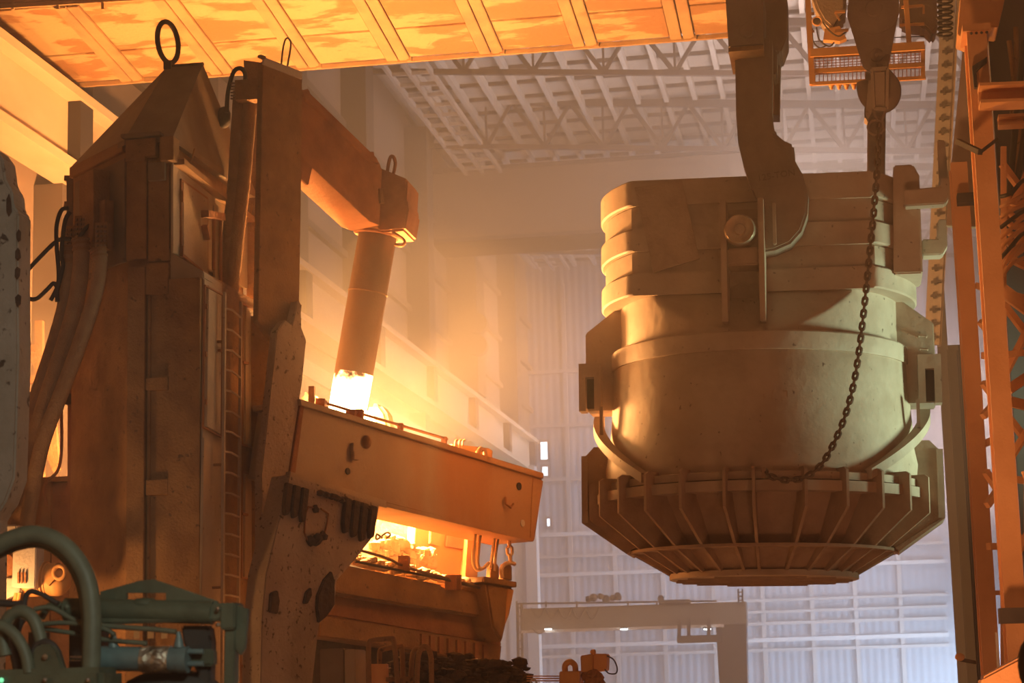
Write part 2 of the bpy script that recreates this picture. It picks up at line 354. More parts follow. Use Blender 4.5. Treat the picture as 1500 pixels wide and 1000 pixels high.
# roof: sheets, purlins, trusses
ZR = CZ + 17.75
ce = MB().box((XW, 6, ZR + .25), (6, YB + .3, ZR + .4)).build('ceiling', 'roof'); tag(ce, 'sheeted hall roof carried on purlins and trusses', None, None, 'structure')
pm = MB().box((-.07, -19.5, -.13), (.07, 19.5, .13)).mesh('purlin', M['purlin'])
for k in range(21): piece('purlin', pm, ce, Matrix.Translation(V(-12.6 + .86 * k, 64.3, ZR + .1) - Vector(ce['_o'])))
sm_ = MB().box((-8.8, -.06, -.05), (8.8, .06, .05)).mesh('sheet_seam', M['truss'])
for k in range(26): piece('sheet_seam', sm_, ce, Matrix.Translation(V(-4, 46 + 1.5 * k, ZR + .2) - Vector(ce['_o'])))
co = Vector(ce['_o'])
for y, pa, pb in ((46, -14, -10), (53, 104, 109), (60.5, 211, 222), (68, 299, 305), (75.5, 366, 374)):
    A, B = W(380, pa, y), W(1420, pb, y); up = 1.42
    tr = MB().bar(A, B, .14, .14).build('roof_truss', 'truss', ce)
    tr['_o'] = ce['_o']
    h = V(0, 0, up)
    MB().bar(A + h, B + h, .14, .22).build('top_chord', 'truss', tr)
    d = (B - A); n = int(d.length / 1.82); cm = MB()
    for k in range(n):
        p, q, r_ = A + d * k / n, A + d * (k + .45) / n + h, A + d * (k + 1) / n
        MB().bar(p, q, .1, .1).build('brace', 'truss', tr); MB().bar(q, r_, .12, .12).build('brace', 'truss', tr)
        MB().bar(p, p + h, .06, .06).build('strut', 'truss', tr)
# longitudinal lattice along the left eave
ev = thing('eave_walkway', 'pale lattice walkway receding along the left eave of the roof', 'walkway', V(-11.4, 46, ZR - 1))
for dx in (0, .55, 1.15): MB().bar(V(-11.8 + dx, 44, ZR - .9), V(-11.8 + dx, 80, ZR - .9), .1, .14).build('side_rail', 'wallc', ev)
for k in range(34): MB().bar(V(-11.8, 44.5 + k * 1.05, ZR - .9), V(-10.65, 44.5 + k * 1.05, ZR - .9), .08, .1).build('rung', 'wallc', ev)

# ------------------------------------------------------------------ left crane runway
XL = -12.05
rw = thing('runway_girder', 'deep pale crane runway girder receding along the left wall', 'girder', V(XL - .3, 20, CZ + 8.5))
MB().box((XL - .35, 14, CZ + 8.66), (XL - .2, 79.5, CZ + 9.75)).build('web', 'runway', rw)
MB().box((XL - .6, 14, CZ + 9.75), (XL + .08, 79.5, CZ + 9.9)).build('top_flange', 'runway', rw)
MB().box((XL - .6, 14, CZ + 8.5), (XL + .08, 79.5, CZ + 8.66)).build('bottom_flange', 'runway', rw)
for y in (17, 24, 31, 38, 45, 52.5, 59.5, 66.3, 73, 79):
    MB().box((XL - .22, y - .28, CZ + 8.66), (XL + .02, y + .28, CZ + 9.75)).build('stiffener', 'column', rw)
MB().box((XL - .33, 14, CZ + 9.9), (XL - .2, 79.5, CZ + 10.05)).build('rail', 'truss', rw)
lg = thing('lower_ledge', 'pale longitudinal ledge beam under the left runway girder', 'beam', V(XL - .3, 40, CZ + 6.2))
MB().box((XL - .5, 38, CZ + 7.35), (XL - .1, 78, CZ + 7.75)).build('ledge', 'wallc', lg)
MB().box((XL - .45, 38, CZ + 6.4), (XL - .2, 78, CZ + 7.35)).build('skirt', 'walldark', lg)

# ------------------------------------------------------------------ right hand columns and steelwork
def col_w(name, label, pl, pr, Y, depth, m, ytop, extra=None):
    # a rolled column: front flange, web, rear flange; pl/pr = pixel x of its edges at mid height
    a, b = W(pl, 500, Y), W(pr, 500, Y); zt = W((pl + pr) / 2, ytop, Y).z
    r = thing(name, label, 'column', V((a.x + b.x) / 2, Y, 0)); r['kind'] = 'structure'
    MB().box((a.x, Y, 0), (b.x, Y + .06, zt)).build('front_flange', m, r)
    MB().box((a.x + .03, Y + .06, 0), (a.x + .09, Y + depth, zt)).build('web', m, r)
    MB().box((a.x, Y + depth, 0), (b.x, Y + depth + .06, zt)).build('rear_flange', m, r)
    return r
YA = 20.0
cA = col_w('steel_column', 'near orange steel column at the right edge, rising past the dark cross beam', 1446, 1476, YA, .45, 'orange', 40)
a, b = W(1446, 500, YA), W(1476, 500, YA); zt = W(1438, 40, YA).z
MB().box((a.x - .04, YA - .04, zt - .04), (b.x + .04, YA + .5, zt + .03)).build('cap_plate', 'orange', cA)
for k in range(4): MB().ball(V(a.x + .04 + k * .05, YA - .05, zt - .07), .016, 6).build('bolt', 'dark', cA)
cB = col_w('steel_column.001', 'second orange steel column, just behind and left of the near one', 1409, 1434, 23.5, .4, 'orange', 236)
p = W(1402, 292, 23.4); MB().box((p.x, 23.3, p.z - .06), (p.x + .25, 23.5, p.z + .05)).build('bracket', 'dark', cB)
def bar_thing(name, label, cat, pts, Y, w_, h, m, Y2=None):
    o = MB().bar(W(*pts[0], Y), W(*pts[1], Y if Y2 is None else Y2), w_, h).build(name, m); return tag(o, label, cat)
# bracket box above the columns
P0 = W(1430, 20, 21.0)
o = MB().ext(pxs([(1408, -12), (1474, -12), (1462, 40), (1428, 37), (1420, 57), (1403, 51)], 21.0), (0, .5, 0)).build('bracket_box', 'orange', bev=.01); tag(o, 'flared orange bracket box lit at the top of the near right column', 'bracket')
o = MB().ext(pxs([(1412, 57), (1428, 60), (1440, 240), (1430, 332), (1386, 330), (1394, 237)], 24.4), (0, .12, 0)).build('tapered_plate', 'runway', bev=.01); tag(o, 'tall tapered orange plate behind the top of the near column', 'plate')
# cable rack with clips
cr = thing('cable_rack', 'pale upright cable rack with a row of small clips right of the ladle', 'rack', W(1372, 470, 42))
A, B = W(1390, -10, 42), W(1365, 505, 42)
MB().bar(A, B, .30, .1, up=(0, 1, 0)).build('back_strip', 'wallc', cr)
MB().bar(A + V(.2, .14, 0), B + V(.15, .14, 0), .07, .28, up=(0, 1, 0)).build('side_strip', 'runway', cr)
for k in range(26):
    p = A.lerp(B, (k + .5) / 26)
    c_ = MB().bar(p + V(-.08, -.08, 0), p + V(.13, -.08, .0), .07, .045).build('clip', 'truss', cr)
    MB().bar(p + V(.0, -.11, -.07), p + V(.0, -.11, .07), .055, .045).build('clip_pin', 'truss', c_)
# cross beams to the right
def ibeam(name, label, p, q, Yp, h, wd, m):
    a, b = W(*p, Yp), W(*q, Yp); r = thing(name, label, 'beam', a)
    MB().bar(a + V(0, 0, h / 2), b + V(0, 0, h / 2), wd, .03).build('top_flange', m, r)
    MB().bar(a - V(0, 0, h / 2), b - V(0, 0, h / 2), wd, .03).build('bottom_flange', m, r)
    MB().bar(a + V(0, wd * .3, 0), b + V(0, wd * .3, 0), .03, h - .03).build('web', m, r)
    return r
ibeam('cross_beam', 'orange cross beam running right from the near column, upper of two', (1434, 142), (1540, 138), 19.8, .17, .3, 'orange')
ibeam('cross_beam.001', 'narrow orange cross beam below the larger one at the right edge', (1462, 179), (1500, 177), 22.0, .09, .2, 'orange')
bar_thing('dark_beam', 'short black cross beam across the near column near the bottom right corner', 'beam', ((1463, 902), (1540, 900)), 19.7, .2, .14, 'dark')
o = MB().bar(W(1403, 207, 20), W(1436, 223, 19.6), .05, .05).bar(W(1436, 223, 19.6), W(1462, 203, 19.6), .025, .03).build('bent_angle', 'dark'); tag(o, 'dark V-shaped bent bar sticking out from the near right column', 'bar')
o = MB().ext(pxs([(1424, 97), (1446, 83), (1446, 90), (1430, 104), (1432, 128), (1427, 128)], 19.9), (0, .06, 0)).build('hook_bracket', 'dark'); tag(o, 'dark bent hook bracket near the top of the right column', 'bracket')
# floor level stub and lamp bottom right
o = MB().ext(pxs([(1436, 1030), (1438, 992), (1502, 958), (1530, 955), (1530, 1030)], 17), (0, .5, 0)).build('sloping_girder', 'orange', bev=.02); tag(o, 'sloping orange girder in the bottom right corner', 'girder')
dl = thing('dome_lamp', 'small dome lamp near the foot of the right columns', 'lamp', W(1408, 966, 23.2))
MB().ball(W(1406, 962, 23.2), .055, 12, (1, 1, .8)).build('dome', 'orange', dl, smooth=60)
MB().bar(W(1408, 966, 23.2), W(1428, 970, 23.53), .03, .04).build('arm', 'dark', dl)
o = MB().ext([p for p in pxs([(1458, 926), (1461, 926), (1468, 1015), (1463, 1015)], 19.95)], (0, .05, 0)).build('tool_handle', 'concrete'); tag(o, 'pale upright handle leaning against the near right column', 'handle')
o = MB().ball(W(1512, 975, 12), .16, 16, (.5, .6, 1)).build('round_cover', 'dark', smooth=60); tag(o, 'dark round cover cut by the right frame edge at the bottom', 'cover')
# dark side structure beyond
db = MB().box((W(1478, 500, 27).x, 27, 0), (W(1478, 500, 27).x + 6, 27.2, CZ + 9)).build('trim_partition', 'truss'); tag(db, 'dark partition behind the right bracing', None, None, 'structure')
k = 0
for p, q, Y, w_, h, l in (((1437, 405), (1512, 352), 23, .09, .1, 'orange diagonal brace rising right, behind the near column at mid height'),
                       ((1468, 425), (1540, 478), 22, .12, .13, 'wide orange diagonal brace falling right from the near column'),
                       ((1428, 418), (1500, 436), 23.6, .06, .07, 'thin orange brace between the two columns at mid height'),
                       ((1478, 570), (1530, 535), 21, .08, .1, 'orange strut end pointing down left at the right edge, upper of the pair'),
                       ((1480, 588), (1530, 600), 21, .08, .1, 'orange strut end falling right at the right edge, lower of the pair'),
                       ((1430, 655), (1465, 640), 23.6, .08, .08, 'small brace between the two columns below the ladle lug'),
                       ((1430, 868), (1466, 868), 23.6, .05, .05, 'thin pipe between the two columns near their feet'),
                       ((1484, 300), (1530, 190), 22, .05, .06, 'steep strut crossing the cable bundle at the right edge'),
                       ((1476, 360), (1530, 330), 22, .06, .06, 'orange strut above the diagonal brace at the right edge')):
    bar_thing('brace', l, 'brace', (p, q), Y, w_, h, 'orange')
for k, (a, b, c, l, mm) in enumerate((((1476, 285), (1490, 300), (1540, 270), 'topmost orange cable of the sagging bundle at right', 'orange'), ((1474, 300), (1490, 318), (1540, 292), 'second orange cable of the sagging bundle at right', 'orange'), ((1474, 320), (1490, 332), (1540, 312), 'third orange cable of the sagging bundle at right', 'orange'), ((1472, 338), (1492, 344), (1540, 330), 'lowest orange cable of the sagging bundle at right', 'orange'),
                                  ((1500, 60), (1486, 200), (1478, 290), 'black cable hanging beside the near right column, inner', 'black'), ((1515, 50), (1500, 200), (1484, 300), 'black cable hanging beside the near right column, outer', 'black'))):
    o = MB().tube(smoothpath([W(*a, 22.4), W(*b, 22.3), W(*c, 22.4)], 8), .035, 8).build('cable', mm, smooth=60); tag(o, l, 'cable')
o = MB().ext(pxs([(1497, 690), (1516, 690), (1516, 860), (1502, 860), (1501, 700)], 18), (0, .1, 0)).build('side_panel', 'orange'); tag(o, 'narrow orange panel at the right frame edge beside the near column', 'panel')
lt = thing('lattice_tower', 'tangle of orange lattice bracing behind the near column at the right edge', 'tower', W(1490, 700, 25))
for p, q in (((1470, 215), (1470, 990)), ((1508, 215), (1512, 990)), ((1468, 240), (1512, 300)), ((1512, 250), (1466, 330)), ((1466, 372), (1512, 395)), ((1466, 440), (1512, 500)), ((1512, 470), (1466, 560)), ((1468, 520), (1512, 515)), ((1468, 600), (1512, 655)), ((1512, 620), (1468, 690)), ((1468, 700), (1512, 705)), ((1468, 760), (1512, 810)), ((1512, 770), (1468, 850)), ((1468, 860), (1512, 862)), ((1440, 560), (1470, 600)), ((1440, 610), (1470, 575)), ((1444, 690), (1470, 730)), ((1446, 740), (1470, 705)), ((1440, 520), (1470, 525)), ((1448, 800), (1470, 800)), ((1436, 470), (1468, 510))):
    MB().bar(W(*p, 22.2), W(*q, 22.4), .06, .07).build('lattice_bar', 'orange', lt)
for k in range(9):
    y = 268 + k * 13; MB().tube(smoothpath([W(1466, y + 20 + k * 2, 21.6), W(1482, y + 14, 21.5), W(1500, y + R.uniform(-6, 6), 21.6), W(1530, y - 10, 21.7)], 5), .022, 6).build('cable_run', 'orange' if k % 3 else 'black', lt, smooth=60)
for a_, b_ in (((1478, 60), (1482, 180)), ((1488, 40), (1478, 150)), ((1496, 190), (1470, 290))): MB().tube(smoothpath([W(*a_, 22.8), W((a_[0] + b_[0]) / 2 + 5, (a_[1] + b_[1]) / 2, 22.8), W(*b_, 22.8)], 4), .03, 6).build('pipe', 'mast', lt, smooth=60)
# blue grey columns in the depth
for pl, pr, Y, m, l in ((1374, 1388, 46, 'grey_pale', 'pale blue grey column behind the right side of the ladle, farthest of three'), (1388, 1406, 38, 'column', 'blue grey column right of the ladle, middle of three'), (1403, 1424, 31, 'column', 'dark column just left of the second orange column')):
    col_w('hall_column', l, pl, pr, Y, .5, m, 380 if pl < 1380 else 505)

# ================================================================== THE LADLE
YL = 26.0
LC = W(1119, 850, YL)
def zl(py): return W(1117, py, YL).z - LC.z
LAD = thing('ladle', 'huge ribbed steel casting ladle hanging from the crane hook', 'ladle', LC, rot=(0, math.radians(1.4), 0))
def lp(r, a, z): return V(r * math.sin(a), -r * math.cos(a), z)       # a = 0 faces the camera
D0, KF, ZC = 1.27, .88, zl(455)
def cut(p):                                                            # flat front and back of the collar with the sloping facet under it
    d = D0 + max(0, ZC - p.z) * KF
    return V(p.x, max(-d, min(d, p.y)), p.z)
def cutprof(prof, n):
    out = []
    for i in range(len(prof) - 1):
        for k in range(n): t = k / n; out.append((prof[i][0] + (prof[i + 1][0] - prof[i][0]) * t, prof[i][1] + (prof[i + 1][1] - prof[i][1]) * t))
    return out + [prof[-1]]
up = [(1.76, zl(519)), (1.76, zl(455))]
sh = MB().lathe(cutprof(up, 22), seg=220, fn=cut)
sh.lathe([(1.96, zl(712)), (1.98, zl(690)), (1.90, zl(640)), (1.87, zl(590)), (1.86, zl(546)), (1.76, zl(519))], seg=128)
sh.build('shell', 'ladle', LAD, smooth=30)
sh = MB().lathe([(1.96, zl(712)), (1.80, zl(745)), (1.45, zl(808)), (1.05, zl(848))], seg=96).build('bottom_cone', 'rib', LAD, smooth=30)
zs = [zl(v) for v in (455, 424, 393, 361, 329, 293)]
for i in range(5):
    o, i_ = (2.0, 1.93) if i % 2 == 0 else (1.945, 1.85)
    z0, z1 = zs[i], zs[i + 1]
    def cutb(p, i=i):
        d = D0 + (.05 if i % 2 == 0 else 0); return V(p.x, max(-d, min(d, p.y)), p.z)
    q = MB().lathe([(1.15, z0), (o - .02, z0), (o, z0 + .02), (o, z1 - .02), (o - .02, z1), (1.15, z1)], seg=160, fn=cutb)
    q.build('collar_band' if i % 2 == 0 else 'collar_recess', 'ladle', LAD, smooth=30)
MB().lathe([(1.74, zl(546)), (1.88, zl(546) + .01), (1.885, zl(543)), (1.885, zl(521)), (1.87, zl(519)), (1.74, zl(518))], seg=128).build('stiffening_band', 'ladle', LAD, smooth=30)
MB().lathe([(1.9, zl(724)), (2.04, zl(724)), (2.04, zl(714)), (1.97, zl(712)), (1.9, zl(711))], seg=128).build('upper_ring', 'ladle', LAD, smooth=30)
MB().lathe([(1.8, zl(740)), (2.09, zl(740)), (2.09, zl(726)), (1.95, zl(725))], seg=128).build('lower_ring', 'ladle', LAD, smooth=30)
MB().lathe([(1.3, zl(812)), (1.67, zl(812)), (1.67, zl(808)), (1.3, zl(807))], seg=96).build('cone_ring', 'rib', LAD, smooth=30)
bd = MB().lathe([(.0, zl(850)), (1.16, zl(850)), (1.18, zl(849)), (1.18, zl(841)), (1.0, zl(840))], seg=96).build('bottom_rim', 'ladle', LAD, smooth=30)
for k in range(7):
    y = -.95 + k * .32; hw = math.sqrt(max(.02, 1.1 ** 2 - y * y))
    MB().box((-hw, y - .02, zl(853)), (hw, y + .02, zl(850))).build('bottom_bar', 'rib', LAD)
# ribs: upper fin with a kinked outer edge, lower fin on the cone
poly = [(1.9, zl(708)), (2.14, zl(708)), (2.19, zl(712)), (2.19, zl(762)), (1.66, zl(809)), (1.4, zl(809)), (1.7, zl(760))]
fin = MB().ext([V(-.018, -r, z) for r, z in poly], (.036, 0, 0)).mesh('rib', M['rib'])
low = MB().ext([V(-.018, -r, z) for r, z in [(1.40, zl(811)), (1.655, zl(811)), (1.18, zl(843)), (1.0, zl(843))]], (.036, 0, 0)).mesh('cone_rib', M['rib'])
angs = [-62.6, -49.5, -36.6, -23.3, -9, 0, 16, 29.5, 42.8, 55.9] + [69 + 13.3 * k for k in range(17)]
for a in angs:
    m_ = Matrix.Rotation(math.radians(a), 4, 'Z')
    piece('rib', fin, LAD, m_); piece('cone_rib', low, LAD, m_)
# wide side plates at the left and right of the bottom
for s in (-1, 1):
    for y_ in (-.42, .4):
        MB().ext([V(s * x, y_, z) for x, z in [(1.9, zl(655)), (2.08, zl(655)), (2.22, zl(672)), (2.22, zl(766)), (1.66, zl(808)), (1.5, zl(800)), (1.8, zl(740))]], (0, .05, 0)).build('side_web', 'rib', LAD)
    MB().box((s * 2.16, -.44, zl(766)), (s * 2.24, .46, zl(668))).build('side_plate', 'ladle', LAD)
    MB().ext([V(s * 2.2, -.44, zl(766)), V(s * 2.24, -.44, zl(766)), V(s * 1.68, -.44, zl(812)), V(s * 1.62, -.44, zl(808))], (0, .9, 0)).build('side_foot', 'rib', LAD)
    # bracket box with sloping top, lug with slot
    MB().ext([V(s * x, -.32, z) for x, z in [(1.5, zl(438)), (1.79, zl(452)), (2.19, zl(487)), (2.19, zl(600)), (1.6, zl(600))]], (0, .64, 0)).build('bracket_box', 'ladle', LAD, bev=.012)
    lug = MB()
    z0, z1, zt_ = zl(604), zl(555), zl(535)
    c = s * 2.11
    lug.box((c - .14, -.56, z1), (c + .14, -.30, zt_)); lug.box((c - .14, -.56, z0), (c - .055, -.30, z1)); lug.box((c + .055, -.56, z0), (c + .14, -.30, z1))
    lb = lug.build('lug', 'ladle', LAD)
    MB().box((c - .055, -.40, z0 + .05), (c + .055, -.30, z1)).build('slot_back', 'dark', lb)
    # curved strap hugging the shell from the lug to the ring
    top, bot = [], []
    n = 22
    for k in range(n + 1):
        t = k / n; ph = s * math.radians(90 - 50 * t ** .8); z = zl(618) + (zl(722) - zl(618)) * t ** .85
        top.append((ph, z))
    st = MB()
    for i in range(n):
        for (r0, r1, h) in ((1.99, 2.12, .12),):
            a0, za = top[i]; a1, zb = top[i + 1]
            st.hexa([lp(r0, a0, za), lp(r1, a0, za), lp(r1, a1, zb), lp(r0, a1, zb), lp(r0, a0, za + h), lp(r1, a0, za + h), lp(r1, a1, zb + h), lp(r0, a1, zb + h)])
    st.build('strap', 'ladle', LAD)
    MB().box((s * 1.93, -.7, zl(640)), (s * 1.97, -.62, zl(600))).build('strap_stay', 'rib', LAD)
# small U lugs on the right bracket
for dz in (505, 528): MB().tube([V(2.0, -.32 if dz == 505 else -.56, zl(dz)), V(2.0, -.38 if dz == 505 else -.62, zl(dz)), V(2.09, -.38 if dz == 505 else -.62, zl(dz + 1)), V(2.09, -.32 if dz == 505 else -.56, zl(dz + 1))], .013, 6).build('eye_lug', 'rib', LAD)
# front trunnion bay
def fx(px): return (px - 1111) / 115.5
def fz(py, Y=24.45): return W(1105, py, Y).z - LC.z
for px in (1075, 1127):
    MB().box((fx(px) - .035, -1.86, fz(476)), (fx(px) + .035, -1.25, fz(298))).build('trunnion_rail', 'ladle', LAD, bev=.008)
MB().box((fx(1145) - .02, -1.72, fz(362)), (fx(1145) + .02, -1.25, fz(302))).build('trunnion_rail', 'ladle', LAD, bev=.008)
MB().box((fx(1075), -1.34, fz(476)), (fx(1127), -1.25, fz(300))).build('trunnion_plate', 'rib', LAD)
c = V(fx(1098), 0, fz(344))
t = MB().lathe([(0, 0), (.06, 0), (.075, .03), (.11, .03), (.17, .0), (.19, .04), (.19, .12), (.16, .2), (.2, .26), (.21, .42), (.17, .5), (.17, .6)], seg=40)
t.v = [V(p.x, p.z, -p.y) + V(c.x, -1.92, c.z) for p in t.v]
t.build('trunnion', 'foil2', LAD, smooth=40)
MB().box((fx(1079), -1.74, fz(392)), (fx(1123), -1.3, fz(366))).build('saddle', 'rib', LAD, bev=.02)
t = MB().lathe([(.17, 0), (.2, .015), (.2, .03), (.17, .03)], seg=32); t.v = [V(p.x, p.z, -p.y) + V(fx(1100), -1.37, fz(432)) for p in t.v]
t.build('cover_ring', 'rib', LAD, smooth=40)
# tilted spatter sheet on the flat front
MB().ext([V(fx(x), -1.36, fz(y, 24.75)) for x, y in ((946, 270), (1014, 262), (1037, 378), (972, 396))], (0, .03, 0)).build('patch_sheet', 'rib', LAD)
# right end plate with tilting arm
MB().ext([V(x, -1.1, z) for x, z in ((1.70, zl(432)), (2.05, zl(432)), (2.05, zl(296)), (1.98, zl(280)), (1.74, zl(280)))], (0, .9, 0)).build('end_plate', 'ladle', LAD, bev=.02)
def armp(pts, y0, y1, nm): return MB().ext([V((x - 1112) / 115.5, y0, zl(y)) for x, y in pts], (0, y1 - y0, 0)).build(nm, 'ladle', LAD, bev=.015)
armp([(1326, 320), (1376, 318), (1378, 305), (1390, 305), (1390, 330), (1382, 342), (1326, 343)], -1.3, -1.08, 'tilting_arm')
armp([(1352, 368), (1374, 368), (1376, 340), (1388, 340), (1388, 378), (1380, 391), (1352, 391)], -.4, -.1, 'tilting_arm')
armp([(1377, 238), (1388, 240), (1391, 320), (1378, 318)], -.8, -.66, 'tilting_bar')
# faint weld marks on the belly
mk = MB()
for x, y, a, b in ((1132, 576, 3, 7), (1141, 580, 5, 6), (1144, 572, 2, 8), (1154, 581, 6, 5), (1163, 573, 2, 9), (1160, 569, 6, 2), (1165, 594, 3, 4)):
    an = math.asin((x - 1117) / 215); p = lp(1.875, an, zl(y + 34)); mk.obox(p, V(a / 230, 0, 0), V(0, .008, 0), V(0, 0, b / 230))
mk.build('weld_mark', 'rib', LAD)

# ------------------------------------------------------------------ crane hook, lifting beam, chain
YH = 24.35
hk = thing('crane_hook', 'broad forged crane hook gripping the front trunnion of the ladle', 'hook', W(1100, 370, YH))
outl = [(1076, 55), (1131, 55), (1131, 168), (1135, 194), (1148, 205), (1163, 212), (1164, 234), (1176, 255), (1184, 285), (1183, 312), (1174, 338), (1158, 356), (1135, 366), (1108, 370), (1082, 364), (1064, 346), (1060, 326), (1070, 318), (1078, 338), (1092, 348), (1108, 346), (1120, 333), (1120, 312), (1110, 292), (1098, 268), (1088, 238), (1081, 208), (1078, 168)]
hb = MB().ext(pxs(outl, YH), (0, .42, 0)).build('hook_body', 'hook', hk, bev=.03)
mid = [(1142, 203), (1164, 236)]
MB().bar(W(1130, 196, YH - .01), W(1156, 236, YH - .01), .02, .02, up=(0, 1, 0)).build('edge_seam', 'hook', hb)
for a, b in (((1098, 253), (1152, 247)), ((1100, 278), (1154, 268))):
    MB().bar(W(*a, YH - .005), W(*b, YH - .005), .012, .012).build('panel_edge', 'hook', hb)
def letters(txt, name, p, size, m, parent, rz=0, tilt=0, depth=.008):
    fc = bpy.data.curves.new(name, 'FONT'); fc.body = txt; fc.size = size; fc.extrude = depth; fc.align_x = 'CENTER'; fc.align_y = 'CENTER'; fc.resolution_u = 2
    tmp = bpy.data.objects.new('tmp_text', fc); COL.objects.link(tmp); bpy.context.view_layer.update()
    me = bpy.data.meshes.new_from_object(tmp.evaluated_get(bpy.context.evaluated_depsgraph_get())); bpy.data.objects.remove(tmp); bpy.data.curves.remove(fc)
    me.materials.clear(); me.materials.append(M[m])
    o = bpy.data.objects.new(name, me); COL.objects.link(o); o.parent = parent
    o.matrix_local = Matrix.Translation(Vector(p) - Vector(parent['_o'])) @ Matrix.Rotation(tilt, 4, 'Y') @ Matrix.Rotation(rz, 4, 'Z') @ Matrix.Rotation(PI / 2, 4, 'X')
    return o
letters('125-TON', 'raised_lettering', W(1137, 257, YH - .005), .115, 'hookmark', hb, 0, -.1)
lbm = thing('lifting_beam', 'dark riveted end of the crane lifting beam at the top, over the hook shank', 'beam', W(1100, 70, YH))
MB().ext(pxs([(1062, -14), (1118, -14), (1118, 66), (1067, 70)], YH - .3), (0, .9, 0)).build('cheek_plate', 'hook', lbm, bev=.02)
MB().ext(pxs([(1067, 70), (1118, 66), (1118, 72), (1067, 76)], YH - .32), (0, .94, 0)).build('bottom_lip', 'mast', lbm)
t = MB().lathe([(0, 0), (.075, 0), (.085, .02), (.085, .05)], seg=28); p0 = W(1094, 44, YH - .36); t.v = [V(p.x, p.z, -p.y) + p0 for p in t.v]
t.build('pin', 'hook', lbm, smooth=40)
MB().ext(pxs([(1119, -14), (1152, -14), (1153, 52), (1144, 76), (1138, 76), (1138, 108), (1119, 108)], YH + .5), (0, .7, 0)).build('rear_cheek', 'hook', lbm, bev=.02)
sp_ = thing('spare_shank', 'second hook shank with orange lit edge just behind the big hook shank', 'hook', W(1130, 168, YH + 1))
MB().ext(pxs([(1128, 70), (1143, 70), (1141, 168), (1128, 168)], YH + 1.0), (0, .35, 0)).build('shank_plate', 'hook', sp_)
MB().ext(pxs([(1112, 98), (1133, 98), (1133, 160), (1118, 150), (1112, 128)], YH + .8), (0, .2, 0)).build('shank_lit_side', 'orange', sp_)  # firelight on the shank's side put into this plate's orange colour
fh = thing('far_crane_hook', 'dark far hook shank going down behind the ladle under the hook block', 'hook', W(1285, 260, 27.6))
MB().ext(pxs([(1271, 60), (1299, 60), (1296, 300), (1270, 300)], 27.6), (0, .4, 0)).build('shank', 'hook', fh, bev=.02)
MB().ext(pxs([(1268, 105), (1274, 105), (1272, 176), (1266, 172)], 27.4), (0, .3, 0)).build('side_cheek', 'hook', fh)
# auxiliary hook block
YBk = 23.7
ab = thing('hook_block', 'tapering auxiliary hook block hanging in front of the orange cage', 'hook block', W(1280, 105, YBk))
MB().ext(pxs([(1244, -14), (1318, -14), (1316, 20), (1301, 98), (1294, 104), (1272, 104), (1264, 96), (1241, 22)], YBk), (0, .08, 0)).build('side_plate', 'hook', ab, bev=.015)
MB().ext(pxs([(1244, -14), (1318, -14), (1316, 20), (1301, 98), (1294, 104), (1272, 104), (1264, 96), (1241, 22)], YBk + .35), (0, .08, 0)).build('side_plate', 'hook', ab, bev=.015)
for px, py, r in ((1280, 12, .30), (1284, 80, .075)):
    t = MB().lathe([(0, 0), (r * .3, 0), (r * .35, .02), (r, .03), (r, .06)], seg=40); p0 = W(px, py, YBk - .05); t.v = [V(p.x, p.z, -p.y) + p0 for p in t.v]
    t.build('pin_cover', 'hook', ab, smooth=40)
p0 = W(1280, 10, YBk + .08); MB().cyl(p0, p0 + V(0, .27, 0), .29, seg=32).build('sheave', 'dark', ab, smooth=40)
ahk = smoothpath(pxs([(1284, 96), (1296, 112), (1304, 128), (1300, 145), (1288, 150), (1274, 143), (1266, 130), (1263, 120)], YBk + .22), 5)
MB().tube(ahk, [.07 + .07 * math.sin(PI * min(1, i / (len(ahk) - 1) * 1.05)) for i in range(len(ahk))], 12).build('hook', 'hook', ab, smooth=60)
# shackle frame and chain
YX = 23.5
sf = thing('shackle_frame', 'framed steel link plate hung on the auxiliary hook', 'shackle', W(1288, 160, YX))
F_ = [(1277, 102), (1300, 100), (1299, 160), (1280, 160)]
MB().ext(pxs([(1281, 106), (1296, 105), (1296, 156), (1283, 156)], YX + .02), (0, .05, 0)).build('web_plate', 'mastgrey', sf)
for i in range(4): MB().bar(W(*F_[i], YX), W(*F_[(i + 1) % 4], YX), .035, .05, up=(0, 1, 0)).build('frame_bar', 'mastgrey', sf)
MB().ext(pxs([(1272, 118), (1279, 116), (1279, 160), (1271, 176), (1268, 168)], YX + .1), (0, .1, 0)).build('side_arm', 'mastgrey', sf)
MB().tube(pxs([(1279, 160), (1286, 178), (1291, 178), (1298, 160)], YX), .02, 6).build('bail', 'hook', sf)
ch = thing('tilting_chain', 'long slack chain from the auxiliary hook down across the ladle to its ribs', 'chain', W(1288, 180, YX))
path = smoothpath([W(1288, 180, YX), W(1286, 215, YX), W(1284, 260, 23.5), W(1279, 320, 23.6), W(1272, 390, 23.7), W(1266, 450, 23.8), W(1259, 510, 23.85), W(1250, 565, 23.85), W(1236, 615, 23.8), W(1216, 660, 23.75), W(1198, 686, 23.7), W(1176, 700, 23.68), W(1150, 703, 23.68), W(1128, 697, 23.7), W(1119, 688, 23.8)], 8)
chain(ch, path, .073, link_mesh('link', .125, .085, .017, M['chainm']))
MB().tube([W(1283, 186, YX) + V(.09 * math.cos(a * PI / 6), 0, .09 * math.sin(a * PI / 6)) for a in range(12)], .02, 6, closed=True).build('ring', 'hook', ch, smooth=60)
MB().bar(W(1119, 684, 23.75), W(1119, 700, 23.75), .05, .06).build('anchor', 'rib', ch)

